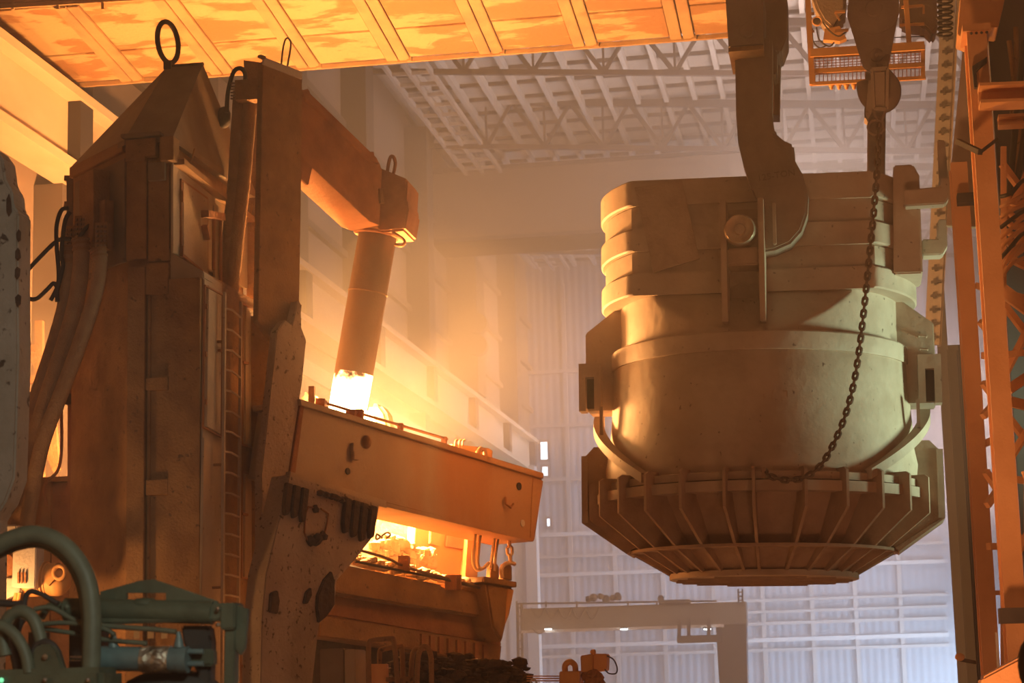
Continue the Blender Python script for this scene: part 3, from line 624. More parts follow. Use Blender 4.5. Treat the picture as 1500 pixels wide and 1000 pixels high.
# ------------------------------------------------------------------ orange service cage behind the hook block
YC = 28.6
cg = thing('service_cage', 'orange crane service cage with railings and mesh panels at the top right', 'cage', W(1270, 122, YC))
def cbar(p, q, t, nm='frame_bar', m='cage', dy=0, dep=None): return MB().bar(W(*p, YC + dy), W(*q, YC + dy), t if dep is None else dep, t, up=(0, 0, 1) if abs(p[0] - q[0]) > abs(p[1] - q[1]) else (0, 1, 0)).build(nm, m, cg)
for dy in (0, 1.3):
    cbar((1187, 79), (1354, 68), .12, dy=dy); cbar((1190, 105), (1354, 95), .07, dy=dy); cbar((1189, 123), (1353, 114), .05, dy=dy)
    cbar((1183, -8), (1190, 124), .08, 'corner_post', dy=dy); cbar((1352, 66), (1352, 116), .06, 'corner_post', dy=dy)
for (p, q) in (((1190, 123), (1190, 123)), ((1353, 114), (1353, 114))):
    MB().bar(W(*p, YC), W(*q, YC + 1.3), .06, .06).build('tie_bar', 'cage', cg)
for k in range(26):
    x = 1194 + k * 6.1
    if k % 1 == 0: cbar((x, 83 - (x - 1187) * .066), (x, 121 - (x - 1187) * .054), .012, 'mesh_wire', 'cage', dy=.03)
for k in range(5): cbar((1191, 86 + k * 4), (1353, 76 + k * 4), .009, 'mesh_wire', 'cage', dy=.03)
MB().hexa([W(1192, 108, YC + .4), W(1350, 98, YC + .4), W(1350, 98, YC + 1.2), W(1192, 108, YC + 1.2)] + [p - V(0, 0, .02) for p in (W(1192, 108, YC + .4), W(1350, 98, YC + .4), W(1350, 98, YC + 1.2), W(1192, 108, YC + 1.2))]).build('floor_grid', 'mast', cg)
for a in (((1181, 21), (1193, 20)), ((1182, 47), (1193, 46)), ((1223, 18), (1238, 17)), ((1223, 45), (1243, 44)), ((1320, 11), (1352, 8)), ((1318, 37), (1354, 35))): cbar(*a, .035, 'hand_rail')
cbar((1327, 0), (1332, 68), .07, 'stanchion'); cbar((1353, 8), (1353, 20), .03, 'hand_rail'); cbar((1223, 18), (1230, 30), .025, 'hand_rail')
cbar((1182, 61), (1243, 59), .012, 'cable_rail', 'dark', dy=.9); cbar((1310, 55), (1354, 53), .012, 'cable_rail', 'dark', dy=.9)
MB().ext(pxs([(1187, -12), (1240, -12), (1238, 22), (1230, 30), (1222, 45), (1205, 30), (1195, 12)], YC + .6), (0, .5, 0)).build('motor', 'hook', cg, bev=.04)
MB().ext(pxs([(1318, -12), (1372, -10), (1374, 40), (1366, 52), (1352, 38), (1330, 36), (1318, 30)], YC + .7), (0, .5, 0)).build('motor', 'hook', cg, bev=.04)
MB().ext(pxs([(1208, 42), (1230, 38), (1240, 56), (1230, 60), (1206, 58)], YC + .5), (0, .15, 0)).build('bracket', 'cage', cg)
t = MB().cyl(W(1197, 31, YC + .2), W(1197, 31, YC + .45), .06, seg=18); t.build('flood_lamp', 'dark', cg, smooth=40)
MB().tube([W(1197, 31, YC + .18) + V(.065 * math.cos(a * PI / 8), 0, .065 * math.sin(a * PI / 8)) for a in range(16)], .012, 6, closed=True).build('lamp_ring', 'cage', cg)
for a in (((1205, 32), (1215, 45), (1228, 53), (1240, 46)), ((1196, 40), (1200, 58), (1214, 68), (1222, 62)), ((1190, 42), (1191, 60), (1200, 70), (1210, 67))):
    MB().tube(smoothpath(pxs(a, YC + .3), 5), .012, 6).build('wire', 'dark', cg)
for x in (1218, 1229, 1240, 1251):
    b = MB().cyl(W(x, 121, YC + .1), W(x, 126, YC + .1), .042, seg=12).build('warning_lamp', 'cage', cg, smooth=40)
    MB().cyl(W(x, 126, YC + .1), W(x, 131, YC + .1), .032, .018, seg=12).build('lens', 'orange', b, smooth=40)
cw = thing('cable_coil_stack', 'stack of dark looped cables between the cage and the bracket box', 'cable', W(1385, 50, 27))
for k in range(7):
    MB().tube([W(1384, 2 + k * 8, 27) + V(.1 * math.cos(a * PI / 5), .05 * math.sin(a * PI / 5), .045 * math.sin(a * PI / 5)) for a in range(10)], .014, 6, closed=True).build('cable_loop', 'black', cw)
MB().bar(W(1377, -8, 27.1), W(1378, 55, 27.1), .05, .04).build('rack_bar', 'steelgrey', cw)

# ------------------------------------------------------------------ crane girder with sloping underside panels
g0 = W(560, 88, 31).z; sl = math.tan(math.radians(5.6))
XG0, XG1 = W(70, 120, 31).x, W(1105, 47, 31).x
gd = thing('crane_bridge', 'wide orange lit underside of the crane bridge across the top', 'crane', V(-6, 31, g0))
DP = 2.9
def und(x, v, n=0): return V(x, 31 - v, g0 + sl * v - n)               # v = distance towards the camera
def slabp(x0, x1, v0, v1, n, t, nm, m): return MB().hexa([und(x0, v0, n), und(x1, v0, n), und(x1, v1, n), und(x0, v1, n)] + [p + V(0, 0, t) for p in (und(x0, v0, n), und(x1, v0, n), und(x1, v1, n), und(x0, v1, n))]).build(nm, m, gd, bev=.008)
xs = [W(p, 85, 31).x for p in (194, 326, 452, 584, 720, 858, 1001)]; hwid = .19
ed = [XG0] + [v for x in xs for v in (x - hwid, x + hwid)] + [XG1]
for k in range(0, len(ed), 2):
    for v0, v1 in ((.04, 1.12), (1.17, DP)): slabp(ed[k] + .012, ed[k + 1] - .012, v0, v1, 0, .06, 'panel', 'crane')
for x in xs:
    slabp(x - hwid, x - .012, 0, DP, .035, .06, 'strip', 'crane2'); slabp(x + .012, x + hwid, 0, DP, .035, .06, 'strip', 'crane2')
    MB().box((x + hwid - .05, 30.95, g0 - .06), (x + hwid + .03, 31.02, g0 + .02)).build('strip_lug', 'crane2', gd)
MB().hexa([und(XG0, 0, -.06), und(XG1, 0, -.06), und(XG1, DP, -.06), und(XG0, DP, -.06)] + [p + V(0, 0, .8) for p in (und(XG0, 0, 0), und(XG1, 0, 0), und(XG1, DP, 0), und(XG0, DP, 0))]).build('girder_body', 'crane2', gd)
MB().bar(und(XG0, -.03, .02), und(XG1, -.03, .02), .06, .07).build('edge_angle', 'crane2', gd)
MB().bar(und(XG0, 0, .03), und(XG0, DP, .03), .08, .08).build('edge_angle', 'crane2', gd)
z = W(100, 4, 28).z
rl = thing('crane_hand_rail', 'thin rail pipe with posts along the near edge of the crane bridge at top left', 'railing', W(60, 8, 27.8))
MB().bar(W(-20, 12, 27.8), W(240, -4, 27.8), .05, .05).build('rail_pipe', 'crane2', rl)
MB().bar(W(-20, 5, 27.8), W(240, -8, 27.8), .03, .03).build('rail_pipe', 'crane2', rl)
for x in (18, 84, 150): MB().bar(W(x, -14, 27.8), W(x + 1, 14, 27.8), .04, .04).build('post', 'crane2', rl)

# ------------------------------------------------------------------ far gantry crane
YG = 62
gc = thing('gantry_crane', 'grey gantry crane standing far back near the end wall', 'crane', W(1075, 1000, YG))
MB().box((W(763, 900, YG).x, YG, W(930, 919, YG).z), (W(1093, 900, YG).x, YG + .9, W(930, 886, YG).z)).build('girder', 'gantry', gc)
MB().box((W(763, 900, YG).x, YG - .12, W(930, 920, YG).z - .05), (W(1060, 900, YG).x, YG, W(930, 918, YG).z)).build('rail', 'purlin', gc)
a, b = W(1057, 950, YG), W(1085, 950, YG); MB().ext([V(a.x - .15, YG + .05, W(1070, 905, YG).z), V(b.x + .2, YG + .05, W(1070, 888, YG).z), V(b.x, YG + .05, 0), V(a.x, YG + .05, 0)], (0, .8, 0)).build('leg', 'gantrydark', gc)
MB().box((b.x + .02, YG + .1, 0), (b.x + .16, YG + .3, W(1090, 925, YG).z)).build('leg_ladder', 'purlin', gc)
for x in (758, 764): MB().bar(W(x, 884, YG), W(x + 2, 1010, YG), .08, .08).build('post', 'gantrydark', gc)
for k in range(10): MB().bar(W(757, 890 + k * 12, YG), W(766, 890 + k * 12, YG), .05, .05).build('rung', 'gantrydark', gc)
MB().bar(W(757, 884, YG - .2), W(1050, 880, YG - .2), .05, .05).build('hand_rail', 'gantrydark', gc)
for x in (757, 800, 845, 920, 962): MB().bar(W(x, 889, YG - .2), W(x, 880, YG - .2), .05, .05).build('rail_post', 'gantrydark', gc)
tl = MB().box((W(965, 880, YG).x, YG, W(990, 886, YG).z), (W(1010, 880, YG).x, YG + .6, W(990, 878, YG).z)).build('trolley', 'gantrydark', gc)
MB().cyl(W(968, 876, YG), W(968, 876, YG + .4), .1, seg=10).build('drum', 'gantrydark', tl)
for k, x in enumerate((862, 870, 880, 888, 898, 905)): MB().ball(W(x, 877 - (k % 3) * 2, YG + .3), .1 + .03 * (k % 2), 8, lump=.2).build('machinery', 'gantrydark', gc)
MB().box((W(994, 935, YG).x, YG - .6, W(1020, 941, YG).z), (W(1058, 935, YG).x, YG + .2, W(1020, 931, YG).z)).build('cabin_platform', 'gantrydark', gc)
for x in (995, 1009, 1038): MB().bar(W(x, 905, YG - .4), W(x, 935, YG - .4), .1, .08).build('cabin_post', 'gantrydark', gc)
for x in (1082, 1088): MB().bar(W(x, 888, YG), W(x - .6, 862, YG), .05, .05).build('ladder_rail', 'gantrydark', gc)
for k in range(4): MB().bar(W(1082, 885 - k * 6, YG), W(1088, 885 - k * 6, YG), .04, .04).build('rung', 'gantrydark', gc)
for i, x in enumerate((803, 914, 1036)):
    b = MB().cyl(W(x, 918, YG - .3), W(x, 920, YG - .3), .12, seg=12).build('flood_lamp', 'gantrydark', gc)
    MB().lathe([(0, -.04), (.11, -.03), (.11, 0), (0, 0)], c=W(x, 920.5, YG - .3), seg=12).build('lamp_face', 'lamp', b)
MB().tube(smoothpath([W(780, 919, YG - .2), W(786, 926, YG - .2), W(793, 927, YG - .2), W(800, 921, YG - .2)], 4), .025, 5).build('festoon_cable', 'gantrydark', gc)
for k in range(5):
    x = 778 + k * 20; MB().tube(smoothpath([W(x, 890, YG - .05), W(x + 6, 900 + k, YG - .05), W(x + 12, 904, YG - .05), W(x + 20, 890, YG - .05)], 4), .025, 5).build('festoon_cable', 'gantrydark', gc)

# ================================================================== FURNACE SIDE
# ------------------------------------------------------------------ tall mast tower with a pitched hood
YT = 23.0
def XY(px, Y): q = W(px, 430, Y); return V(q.x, q.y, 0)
A_, B_, C_, C2, D_, D2 = XY(106, 24.0), XY(187, YT), XY(250, YT), XY(297, YT), XY(365, 25.9), XY(385, 25.3)
E_ = V(A_.x, 25.6, 0)
def zz(px, py, Y): return W(px, py, Y).z
zH, zU = zz(187, 206, YT), zz(250, 375, YT)
mt = thing('electrode_mast', 'tall dusty mast tower with a pitched hood and lifting ring at left', 'mast', V(C_.x, 24.3, 0))
def prism(plan, z0, z1): return MB().ext([V(p.x, p.y, z0) for p in plan], (0, 0, z1 - z0))
E2 = V(A_.x, D2.y, 0)
prism([A_, B_, C2, D2, E2], 0, zU - .2).build('lower_body', 'mast', mt)
prism([A_, B_, C_, V(C_.x + .02, D_.y, 0), E_], zU - .2, zH).build('upper_body', 'mast', mt)
# sloping shoulder between lower and upper width
MB().ext([V(C_.x, YT - .02, zU + .05), V(C2.x + .02, YT - .02, zU - .22), V(C2.x + .02, YT - .02, zU - .3), V(C_.x, YT - .02, zU - .3)], (0, 2.4, 0)).build('shoulder', 'mastgrey', mt, bev=.01)
# hood
r0, r1 = W(245, 100, 24.4), W(297, 91, 24.4)
base = [V(p.x, p.y, zH) for p in (A_ + V(-.04, 0, 0), B_ + V(-.03, -.06, 0), C_ + V(.05, -.06, 0), V(D_.x + .1, D_.y, 0), E_ + V(-.04, 0, 0))]
zr = (r0.z + r1.z) / 2; r0.z = r1.z = zr
h = MB(); b6 = [p - V(0, 0, .07) for p in base]
h.add(b6 + base + [r0, r1], [(4, 3, 2, 1, 0)] + [(i, (i + 1) % 5, (i + 1) % 5 + 5, i + 5) for i in range(5)] + [(5, 6, 10), (6, 7, 11, 10), (7, 8, 11), (8, 9, 10, 11), (9, 5, 10)])
h.build('hood', 'hood', mt)
MB().bar(r0 + V(-.01, 0, .0), r1 + V(.01, 0, .0), .05, .03).build('ridge_cap', 'hood', mt)
# elongated lifting ring standing on the ridge
cR = W(246, 62, 24.4); dr = V(.26, .96, 0)
pts = [cR + dr * (.24 * math.cos(a * PI / 12)) + V(0, 0, .27 * math.sin(a * PI / 12)) for a in range(24)]
MB().tube(pts, .034, 10, closed=True).build('lifting_ring', 'dark', mt, smooth=60)
MB().bar(W(247, 103, 24.4), W(247, 92, 24.4), .1, .12).build('ring_lug', 'dark', mt)
# front face plates with recessed windows between
def front(x0, x1, y0, y1, t, nm, m, Y=YT): a, b = W(x0, y1, Y), W(x1, y0, Y); return MB().box((a.x, Y - t, a.z), (b.x, Y + .02, b.z)).build(nm, m, mt, bev=.006)
zb = 1040
front(187, 216, 392, zb, .09, 'flange_plate', 'mast'); front(249, 296, 408, zb, .09, 'flange_plate', 'mast')
front(216, 249, 386, 433, .07, 'cross_plate', 'mast'); front(216, 249, 553, 573, .07, 'cross_plate', 'mast'); front(216, 249, 702, 726, .07, 'cross_plate', 'mast')
front(216, 222, 433, zb, .05, 'inner_edge', 'mast')
front(187, 217, 232, 382, .06, 'upper_plate', 'mast'); front(219, 250, 238, 384, .05, 'upper_plate', 'mast')
front(183, 241, 197, 206, .16, 'head_ledge', 'hood'); front(188, 217, 206, 240, .1, 'head_plate', 'mast')
front(216, 233, 206, 232, .14, 'buffer_block', 'mast'); front(242, 262, 205, 241, .2, 'buffer_block', 'mast')
front(221, 246, 240, 268, .12, 'socket_block', 'hood')
# right face (faces +x): panels, doors, ladder
def RX(px, py, P): return WP(px, py, P, V(1, 0, 0))
def side(poly, P, t, nm, m, parent=None, bev=.006): return MB().ext([RX(a, b, P) for a, b in poly], (t, 0, 0)).build(nm, m, parent or mt, bev=bev)
PL = C2 + V(.0, 0, 0); PU = C_ + V(.02, 0, 0)
side([(250, 238), (362, 320), (362, 425), (250, 370)], PU, .03, 'cladding', 'mastgrey')
dr_ = side([(266, 266), (302, 292), (302, 402), (266, 372)], PU + V(.03, 0, 0), .025, 'door', 'mastgrey')
for a, b in (((265, 262), (265, 375)), ((303, 290), (303, 405)), ((265, 264), (303, 291)), ((265, 372), (303, 403))):
    MB().bar(RX(*a, PU + V(.04, 0, 0)), RX(*b, PU + V(.04, 0, 0)), .03, .03).build('door_edge', 'rust', dr_)
for y in (280, 360): MB().bar(RX(267, y, PU + V(.07, 0, 0)), RX(267, y + 16, PU + V(.07, 0, 0)), .03, .03).build('hinge', 'rust', dr_)
side([(312, 300), (322, 307), (322, 420), (312, 412)], PU + V(.03, 0, 0), .02, 'narrow_panel', 'mastgrey')
side([(328, 318), (342, 328), (342, 430), (328, 420)], PU + V(.03, 0, 0), .02, 'narrow_panel', 'mastgrey')
MB().bar(RX(262, 237, PU + V(.09, 0, 0)), RX(366, 322, PU + V(.09, 0, 0)), .14, .07).build('eave_bar', 'mast', mt)
for a, b in (((323, 318), (323, 412)), ((336, 338), (336, 425)), ((313, 310), (313, 395))): MB().tube([RX(*a, PU + V(.12, 0, 0)), RX(*b, PU + V(.12, 0, 0))], .022, 8).build('conduit', 'rust', mt, smooth=60)
MB().bar(RX(300, 313, PU + V(.14, 0, 0)), RX(325, 318, PU + V(.14, 0, 0)), .1, .09).build('junction_box', 'rust', mt)
MB().ball(RX(333, 340, PU + V(.16, 0, 0)), .075, 12, (.8, .8, 1.1)).build('bell', 'mast', mt, smooth=60)
MB().bar(RX(300, 330, PU + V(.1, 0, 0)), RX(304, 350, PU + V(.1, 0, 0)), .08, .05).build('switch_box', 'rust', mt)
for a, b in (((278, 245), (285, 218)), ((365, 320), (372, 290))): MB().tube([RX(*a, PU + V(.1, 0, 0)), RX(*b, PU + V(.1, 0, 0))], .012, 6).build('thin_rod', 'mast', mt)
side([(297, 408), (386, 452), (384, 1040), (290, 1040)], PL, .02, 'cladding', 'mastgrey')
P1 = PL + V(.02, 0, 0)
def door(poly, latches, hinges):
    d = side(poly, P1, .05, 'door', 'mastgrey')
    n = len(poly)
    for i in range(n): MB().bar(RX(*poly[i], P1 + V(.055, 0, 0)), RX(*poly[(i + 1) % n], P1 + V(.055, 0, 0)), .024, .02).build('door_rim', 'rust', d)
    for x, y in latches: MB().bar(RX(x - 3, y, P1 + V(.07, 0, 0)), RX(x + 5, y + 2, P1 + V(.07, 0, 0)), .035, .03).build('latch', 'rust', d)
    for x, y in hinges: MB().bar(RX(x, y - 3, P1 + V(.06, 0, 0)), RX(x, y + 4, P1 + V(.06, 0, 0)), .045, .04).build('hinge', 'rust', d)
door([(300, 418), (326, 432), (324, 640), (297, 625)], [(324, 513)], [(301, 448), (300, 518), (300, 588)])
door([(355, 445), (381, 458), (381, 661), (354, 650)], [(358, 530)], [(382, 495), (382, 556), (382, 622)])
door([(354, 690), (381, 702), (380, 852), (353, 845)], [(357, 752)], [(381, 709), (381, 775), (381, 842)])
door([(353, 888), (380, 893), (380, 1030), (352, 1030)], [(357, 975)], [(380, 930), (380, 990)])
side([(297, 640), (325, 652), (322, 1040), (291, 1040)], P1, .015, 'lower_panel', 'mastgrey')
lad = thing('ladder', 'narrow rust brown rung ladder up the right face of the mast tower', 'ladder', RX(335, 1030, PL) + V(.1, 0, 0))
PLd = PL + V(.16, 0, 0)
for a, b in (((329, 428), (325, 1040)), ((353, 442), (348, 1040))): MB().bar(RX(*a, PLd), RX(*b, PLd), .03, .06, up=(0, 1, 0)).build('side_rail', 'mastgrey', lad)
n = 20
for k in range(n):
    t = (k + .6) / n; y = 433 + t * 600; a = RX(329 - 4 * t, y, PLd); b = RX(353 - 5 * t, y + 15 - 9 * t, PLd); b.z = a.z
    MB().tube([a, a + V(.05, .15, -.0), b], .014, 6).build('rung', 'mastgrey', lad)
for k in range(3):
    a = RX(329 - k * 1.3, 500 + k * 180, PLd); MB().bar(a, a - V(.15, 0, 0), .03, .03).build('stand_off', 'mast', lad)
MB().box((D2.x - .02, 24.75, 0), (D2.x + .46, 24.82, zz(385, 474, D2.y))).build('firelight_blocker', 'mast', mt)  # added plate, hidden behind the leaning plate, keeps firelight off the doors
# chamfer face: terminal plates and clamps
ca = (B_ - A_).normalized(); cn = V(ca.y, -ca.x, 0)
if cn.y > 0: cn = -cn
def CH(px, py, off=0): return WP(px, py, A_ + cn * off, cn)
def cham(poly, off, t, nm, m, par=None): return MB().ext([CH(a, b, off) for a, b in poly], cn * t).build(nm, m, par or mt, bev=.006)
cham([(108, 246), (186, 207), (186, 222), (108, 262)], 0, .06, 'head_ledge', 'mast')
cham([(112, 268), (186, 232), (186, 380), (112, 420)], 0, .03, 'upper_plate', 'hood')
cham([(140, 262), (161, 250), (161, 365), (152, 372), (140, 372)], .03, .22, 'terminal_plate', 'mast')
cham([(158, 296), (167, 294), (167, 366), (158, 366)], .06, .12, 'terminal_plate', 'mast')
cham([(106, 405), (186, 378), (186, 384), (106, 412)], 0, .05, 'seam_bar', 'hood')
for y in (262, 300): MB().bar(W(96, y, 24.2), W(108, y, 24.2), .1, .07).build('bracket', 'hood', mt)
MB().bar(W(104, 265, 24.1), W(104, 420, 24.1), .08, .1, up=(0, 1, 0)).build('edge_post', 'hood', mt)
for x, y, Y in ((148, 330, 22.9), (118, 320, 23.3), (103, 335, 23.7)):
    cl = MB().box(tuple(W(x - 9, y + 34, Y)), tuple(W(x + 9, y - 5, Y) + V(0, .16, 0))).build('hose_clamp', 'mast', mt)
    for r_ in range(5):
        for c_ in (-6, 0, 6): MB().bar(W(x + c_, y + r_ * 7, Y - .03), W(x + c_, y + 3.2 + r_ * 7, Y - .03), .028, .03).build('bolt', 'hood', cl)
# thick water cooled cables sweeping down to the left
for i, (P, Y, r) in enumerate((([(143, 365), (146, 385), (140, 430), (118, 500), (92, 570), (62, 650), (44, 740), (38, 790)], 22.75, .092), ([(118, 350), (119, 380), (112, 440), (92, 510), (66, 590), (36, 690), (22, 780)], 23.0, .10), ([(103, 360), (101, 400), (93, 450), (76, 510), (50, 590), (22, 690), (6, 780)], 23.3, .085))):
    c = thing('power_cable', ['nearest and palest of the three thick cables hanging from the mast tower', 'middle one of the three thick cables hanging from the mast tower', 'farthest left of the three thick cables hanging from the mast tower'][i], 'cable', W(*P[0], Y), 'thick cables at the mast tower')
    pth = smoothpath(pxs(P, Y), 7); MB().tube(pth, r, 14).build('sheath', 'hose', c, smooth=60)
    for k in (0, 2, 4): MB().tube([pth[k], pth[k + 1]], r * 1.12, 14).build('ferrule', 'mast', c, smooth=40)
for i, (P, l) in enumerate((([(104, 350), (85, 352), (60, 375), (33, 405), (28, 420), (36, 434), (52, 438), (68, 425), (78, 415), (84, 420)], 'thin black cable looping far out left of the mast tower'), ([(100, 305), (90, 308), (83, 330), (83, 360), (86, 400), (84, 420), (74, 440)], 'thin black cable hanging close to the mast tower, left strand'), ([(103, 310), (95, 325), (90, 370), (92, 390), (84, 425), (84, 442)], 'thin black cable hanging close to the mast tower, right strand'), ([(112, 355), (125, 335), (140, 326), (148, 330)], 'short black lead bridging the clamps on the mast tower'))):
    o = MB().tube(smoothpath(pxs(P, 23.2), 6), .028, 8).build('thin_cable', 'black', smooth=60); tag(o, l, 'cable')

# ------------------------------------------------------------------ furnace frame: direction of the tilting furnace
AN = math.radians(27); FD = V(math.sin(AN), math.cos(AN), 0); FN = V(math.cos(AN), -math.sin(AN), 0)
def plane(px, py, Y): return W(px, py, Y)
def FP(px, py, P, off=0): return WP(px, py, P + FN * off, FN)
def fslab(poly, P, t, nm, m, par=None, off=0, bev=.006, lab=None, cat=None):
    o = MB().ext([FP(a, b, P, off) for a, b in poly], -FN * t).build(nm, m, par, bev=bev)
    if lab: tag(o, lab, cat)
    return o
# second mast
PM = plane(413, 250, 24.3)
m2 = thing('electrode_mast.001', 'narrow scaly mast column behind the hooded tower, carrying the electrode boom', 'mast', FP(413, 480, PM))
fslab([(385, 90), (443, 110), (441, 300), (438, 470), (420, 480), (402, 500), (378, 470), (381, 300)], PM, .09, 'front_plate', 'mast', m2)
fslab([(386, 83), (443, 105), (443, 116), (386, 94)], PM, .03, 'cap_strip', 'concrete', m2, off=.03)
MB().ext(pxs([(357, 88), (386, 92), (418, 106), (416, 480), (362, 480)], 26.0), (0, .6, 0)).build('side_column', 'mast', m2)  # widened out of sight behind the front plate to block firelight
MB().bar(FP(380, 82, PM, .05), FP(387, 85, PM, .05), .06, .03).build('corner_tab', 'hood', m2)
MB().tube(smoothpath([FP(*q, PM, -.1) for q in ((412, 97), (414, 75), (418, 58), (423, 57), (426, 66), (421, 97))], 5), .012, 6).build('bail', 'hood', m2)
for P, r in (([(368, 122), (364, 180), (357, 260), (348, 340), (338, 440)], .095), ([(352, 128), (348, 190), (343, 270), (336, 340), (328, 430)], .09)):
    pth = smoothpath(pxs(P, 24.75), 6); hs = MB().tube(pth, r, 12).build('hose', 'hose', m2, smooth=60)
    MB().box(tuple(W(P[0][0] - 8, 146, 24.5)), tuple(W(P[0][0] + 9, 116, 24.5) + V(0, .2, 0))).build('hose_clamp', 'mast', hs)
for k in range(6): MB().bar(W(338, 122 + k * 4.5, 24.5), W(345, 122 + k * 4.5, 24.5), .025, .02).build('bolt', 'hood', m2)
MB().tube(smoothpath(pxs([(332, 165), (334, 135), (342, 106), (352, 100), (359, 108), (358, 130)], 24.6), 6), .03, 8).build('lead', 'black', m2, smooth=60)
MB().ball(W(328, 172, 24.8), .1, 10, (1, 1, 1.5)).build('gland', 'dark', m2, smooth=60)
# torn plate edge
for k in range(9):
    x, y = 424 + R.uniform(-6, 14), 445 + k * 5; fslab([(x, y), (x + R.uniform(5, 9), y - 4), (x + R.uniform(4, 8), y + 12), (x - 2, y + 14)], PM, .03, 'torn_flake', 'mast', m2, off=.02 + .01 * (k % 3), bev=0)
# electrode arm, clamp head and electrode
PAr = plane(443, 180, 25.1)
ea = thing('electrode_boom', 'rusty electrode boom reaching from the narrow mast to the electrode head', 'arm', FP(443, 230, PAr))
fslab([(436, 130), (452, 138), (556, 238), (560, 250), (556, 330), (541, 324), (436, 226)], PAr, .5, 'arm_box', 'rust', ea)
fslab([(440, 130), (452, 134), (552, 231), (556, 240), (545, 236), (450, 146)], PAr, .06, 'top_rail', 'rust', ea, off=.05)
for x, y in ((446, 134), (466, 157), (472, 163), (511, 202), (518, 209)): fslab([(x, y), (x + 5, y - 4), (x + 8, y + 1), (x + 5, y + 6)], PAr, .12, 'bolt_lug', 'rust', ea, off=.04, bev=0)
fslab([(441, 229), (458, 245), (452, 271), (441, 262)], PAr, .05, 'stop_plate', 'rust', ea, off=.12)
fslab([(531, 222), (548, 222), (549, 232), (540, 232)], PAr, .1, 'stop_block', 'rust', ea, off=.06)
YE = 26.9
eh = thing('electrode_clamp', 'heavy dark electrode clamp head at the end of the boom', 'clamp', W(570, 330, YE))
MB().ext(pxs([(544, 232), (558, 246), (597, 262), (595, 296), (599, 302), (593, 337), (556, 340), (541, 325)], YE - .35), (0, .75, 0)).build('head_block', 'rust', eh, bev=.03)
MB().tube(smoothpath(pxs([(567, 254), (570, 236), (573, 229), (577, 231), (579, 240), (576, 256)], YE - .1), 5), .025, 8).build('bail', 'rust', eh, smooth=60)
MB().tube(smoothpath(pxs([(543, 240), (545, 290), (545, 318), (548, 326)], YE - .5), 5), .022, 8).build('pipe', 'rust', eh, smooth=60)
MB().tube(pxs([(557, 277), (559, 298)], YE - .42), .04, 8).build('pin', 'mast', eh)
ax0, ax1 = W(553, 346, YE), W(507, 612, YE); axd = (ax0 - ax1).normalized()
def ering(t, r, rr, nm, m, par):
    c = ax0 + axd * t; x = axd.cross(V(0, 1, 0)).normalized(); y = axd.cross(x)
    return MB().tube([c + (x * math.cos(a * PI / 16) + y * math.sin(a * PI / 16)) * r for a in range(32)], rr, 8, closed=True).build(nm, m, par, smooth=60)
ering(.10, .30, .07, 'contact_ring', 'mast', eh); ering(.02, .31, .028, 'cooling_ring', 'rust', eh)
MB().tube(smoothpath(pxs([(575, 340), (588, 348), (593, 354), (588, 360), (578, 358)], YE - .3), 4), .022, 6).build('cooling_loop', 'rust', eh, smooth=60)
MB().cyl(ax0, ax0 + axd * .3, .27, seg=28).build('collar', 'rust', eh, smooth=40)
el = thing('electrode', 'tall leaning graphite electrode with a white hot foot', 'electrode', ax1)
L = (ax0 - ax1).length
MB().cyl(ax1 + axd * .62, ax0 + axd * .1, .266, seg=36).build('shaft', 'electrode', el, smooth=40)
tp = MB(); rows = 8
for i in range(rows): tp.tube([ax1 + axd * (.0 + .62 * i / rows), ax1 + axd * (.62 * (i + 1) / rows)], [.255 + .011 * i / rows, .255 + .011 * (i + 1) / rows], 36, cap=False)
tipo = tp.build('glowing_foot', 'tip', el, smooth=40)
c = ax0 - axd * .8; x_ = axd.cross(V(0, 1, 0)).normalized(); y_ = axd.cross(x_)
MB().tube([c + (x_ * math.cos(a * PI / 16) + y_ * math.sin(a * PI / 16)) * .266 for a in range(32)], .012, 6, closed=True).build('joint_line', 'hose', el, smooth=60)
# hot ring of the furnace roof around the electrode foot
hr = thing('melt_opening', 'white hot opening around the foot of the electrode', 'furnace opening', ax1 - V(0, 0, .1))
MB().lathe([(.27, .0), (.36, .04), (.40, -.1), (.3, -.12)], c=ax1 + axd * .02, seg=32).build('hot_rim', 'hot', hr)
MB().ext(pxs([(538, 600), (541, 590), (556, 590), (566, 604), (572, 630), (540, 625)], 27.4), (0, .4, 0)).build('refractory_hump', 'refractory', hr, bev=.05)
MB().ext(pxs([(440, 575), (452, 572), (468, 588), (470, 620), (440, 620)], 27.6), (0, .4, 0)).build('refractory_hump', 'refractory', hr, bev=.05)

# ------------------------------------------------------------------ big tilted box beam
PB = plane(433, 640, 24.3)
bm_ = thing('furnace_beam', 'big tilted grey and rust box beam in front of the glowing furnace', 'beam', FP(610, 745, PB))
fslab([(442, 590), (795, 698), (781, 790), (566, 737), (427, 695)], PB, .75, 'beam_box', 'beam', bm_, bev=.015)
fslab([(440, 584), (797, 693), (796, 701), (441, 593)], PB, .82, 'top_flange', 'beam', bm_, off=.06)
fslab([(425, 690), (566, 733), (567, 744), (425, 704)], PB, .15, 'bottom_ledge', 'mastgrey', bm_, off=.08)
fslab([(566, 736), (782, 788), (782, 793), (566, 742)], PB, .78, 'bottom_flange', 'beam', bm_, off=.02)
fslab([(781, 700), (796, 704), (783, 791), (777, 790)], PB, .1, 'end_edge', 'beam', bm_, off=.015)
fslab([(440, 592), (446, 594), (433, 694), (425, 692)], PB, .1, 'end_edge', 'rust', bm_, off=.03)
def fdisc(px, py, r, P, off, nm, m, par, t=.02, seg=20):
    c = FP(px, py, P, off); return MB().ext([c + FD * (r * math.cos(2 * PI * k / seg)) + V(0, 0, r * math.sin(2 * PI * k / seg)) for k in range(seg)], FN * t).build(nm, m, par)
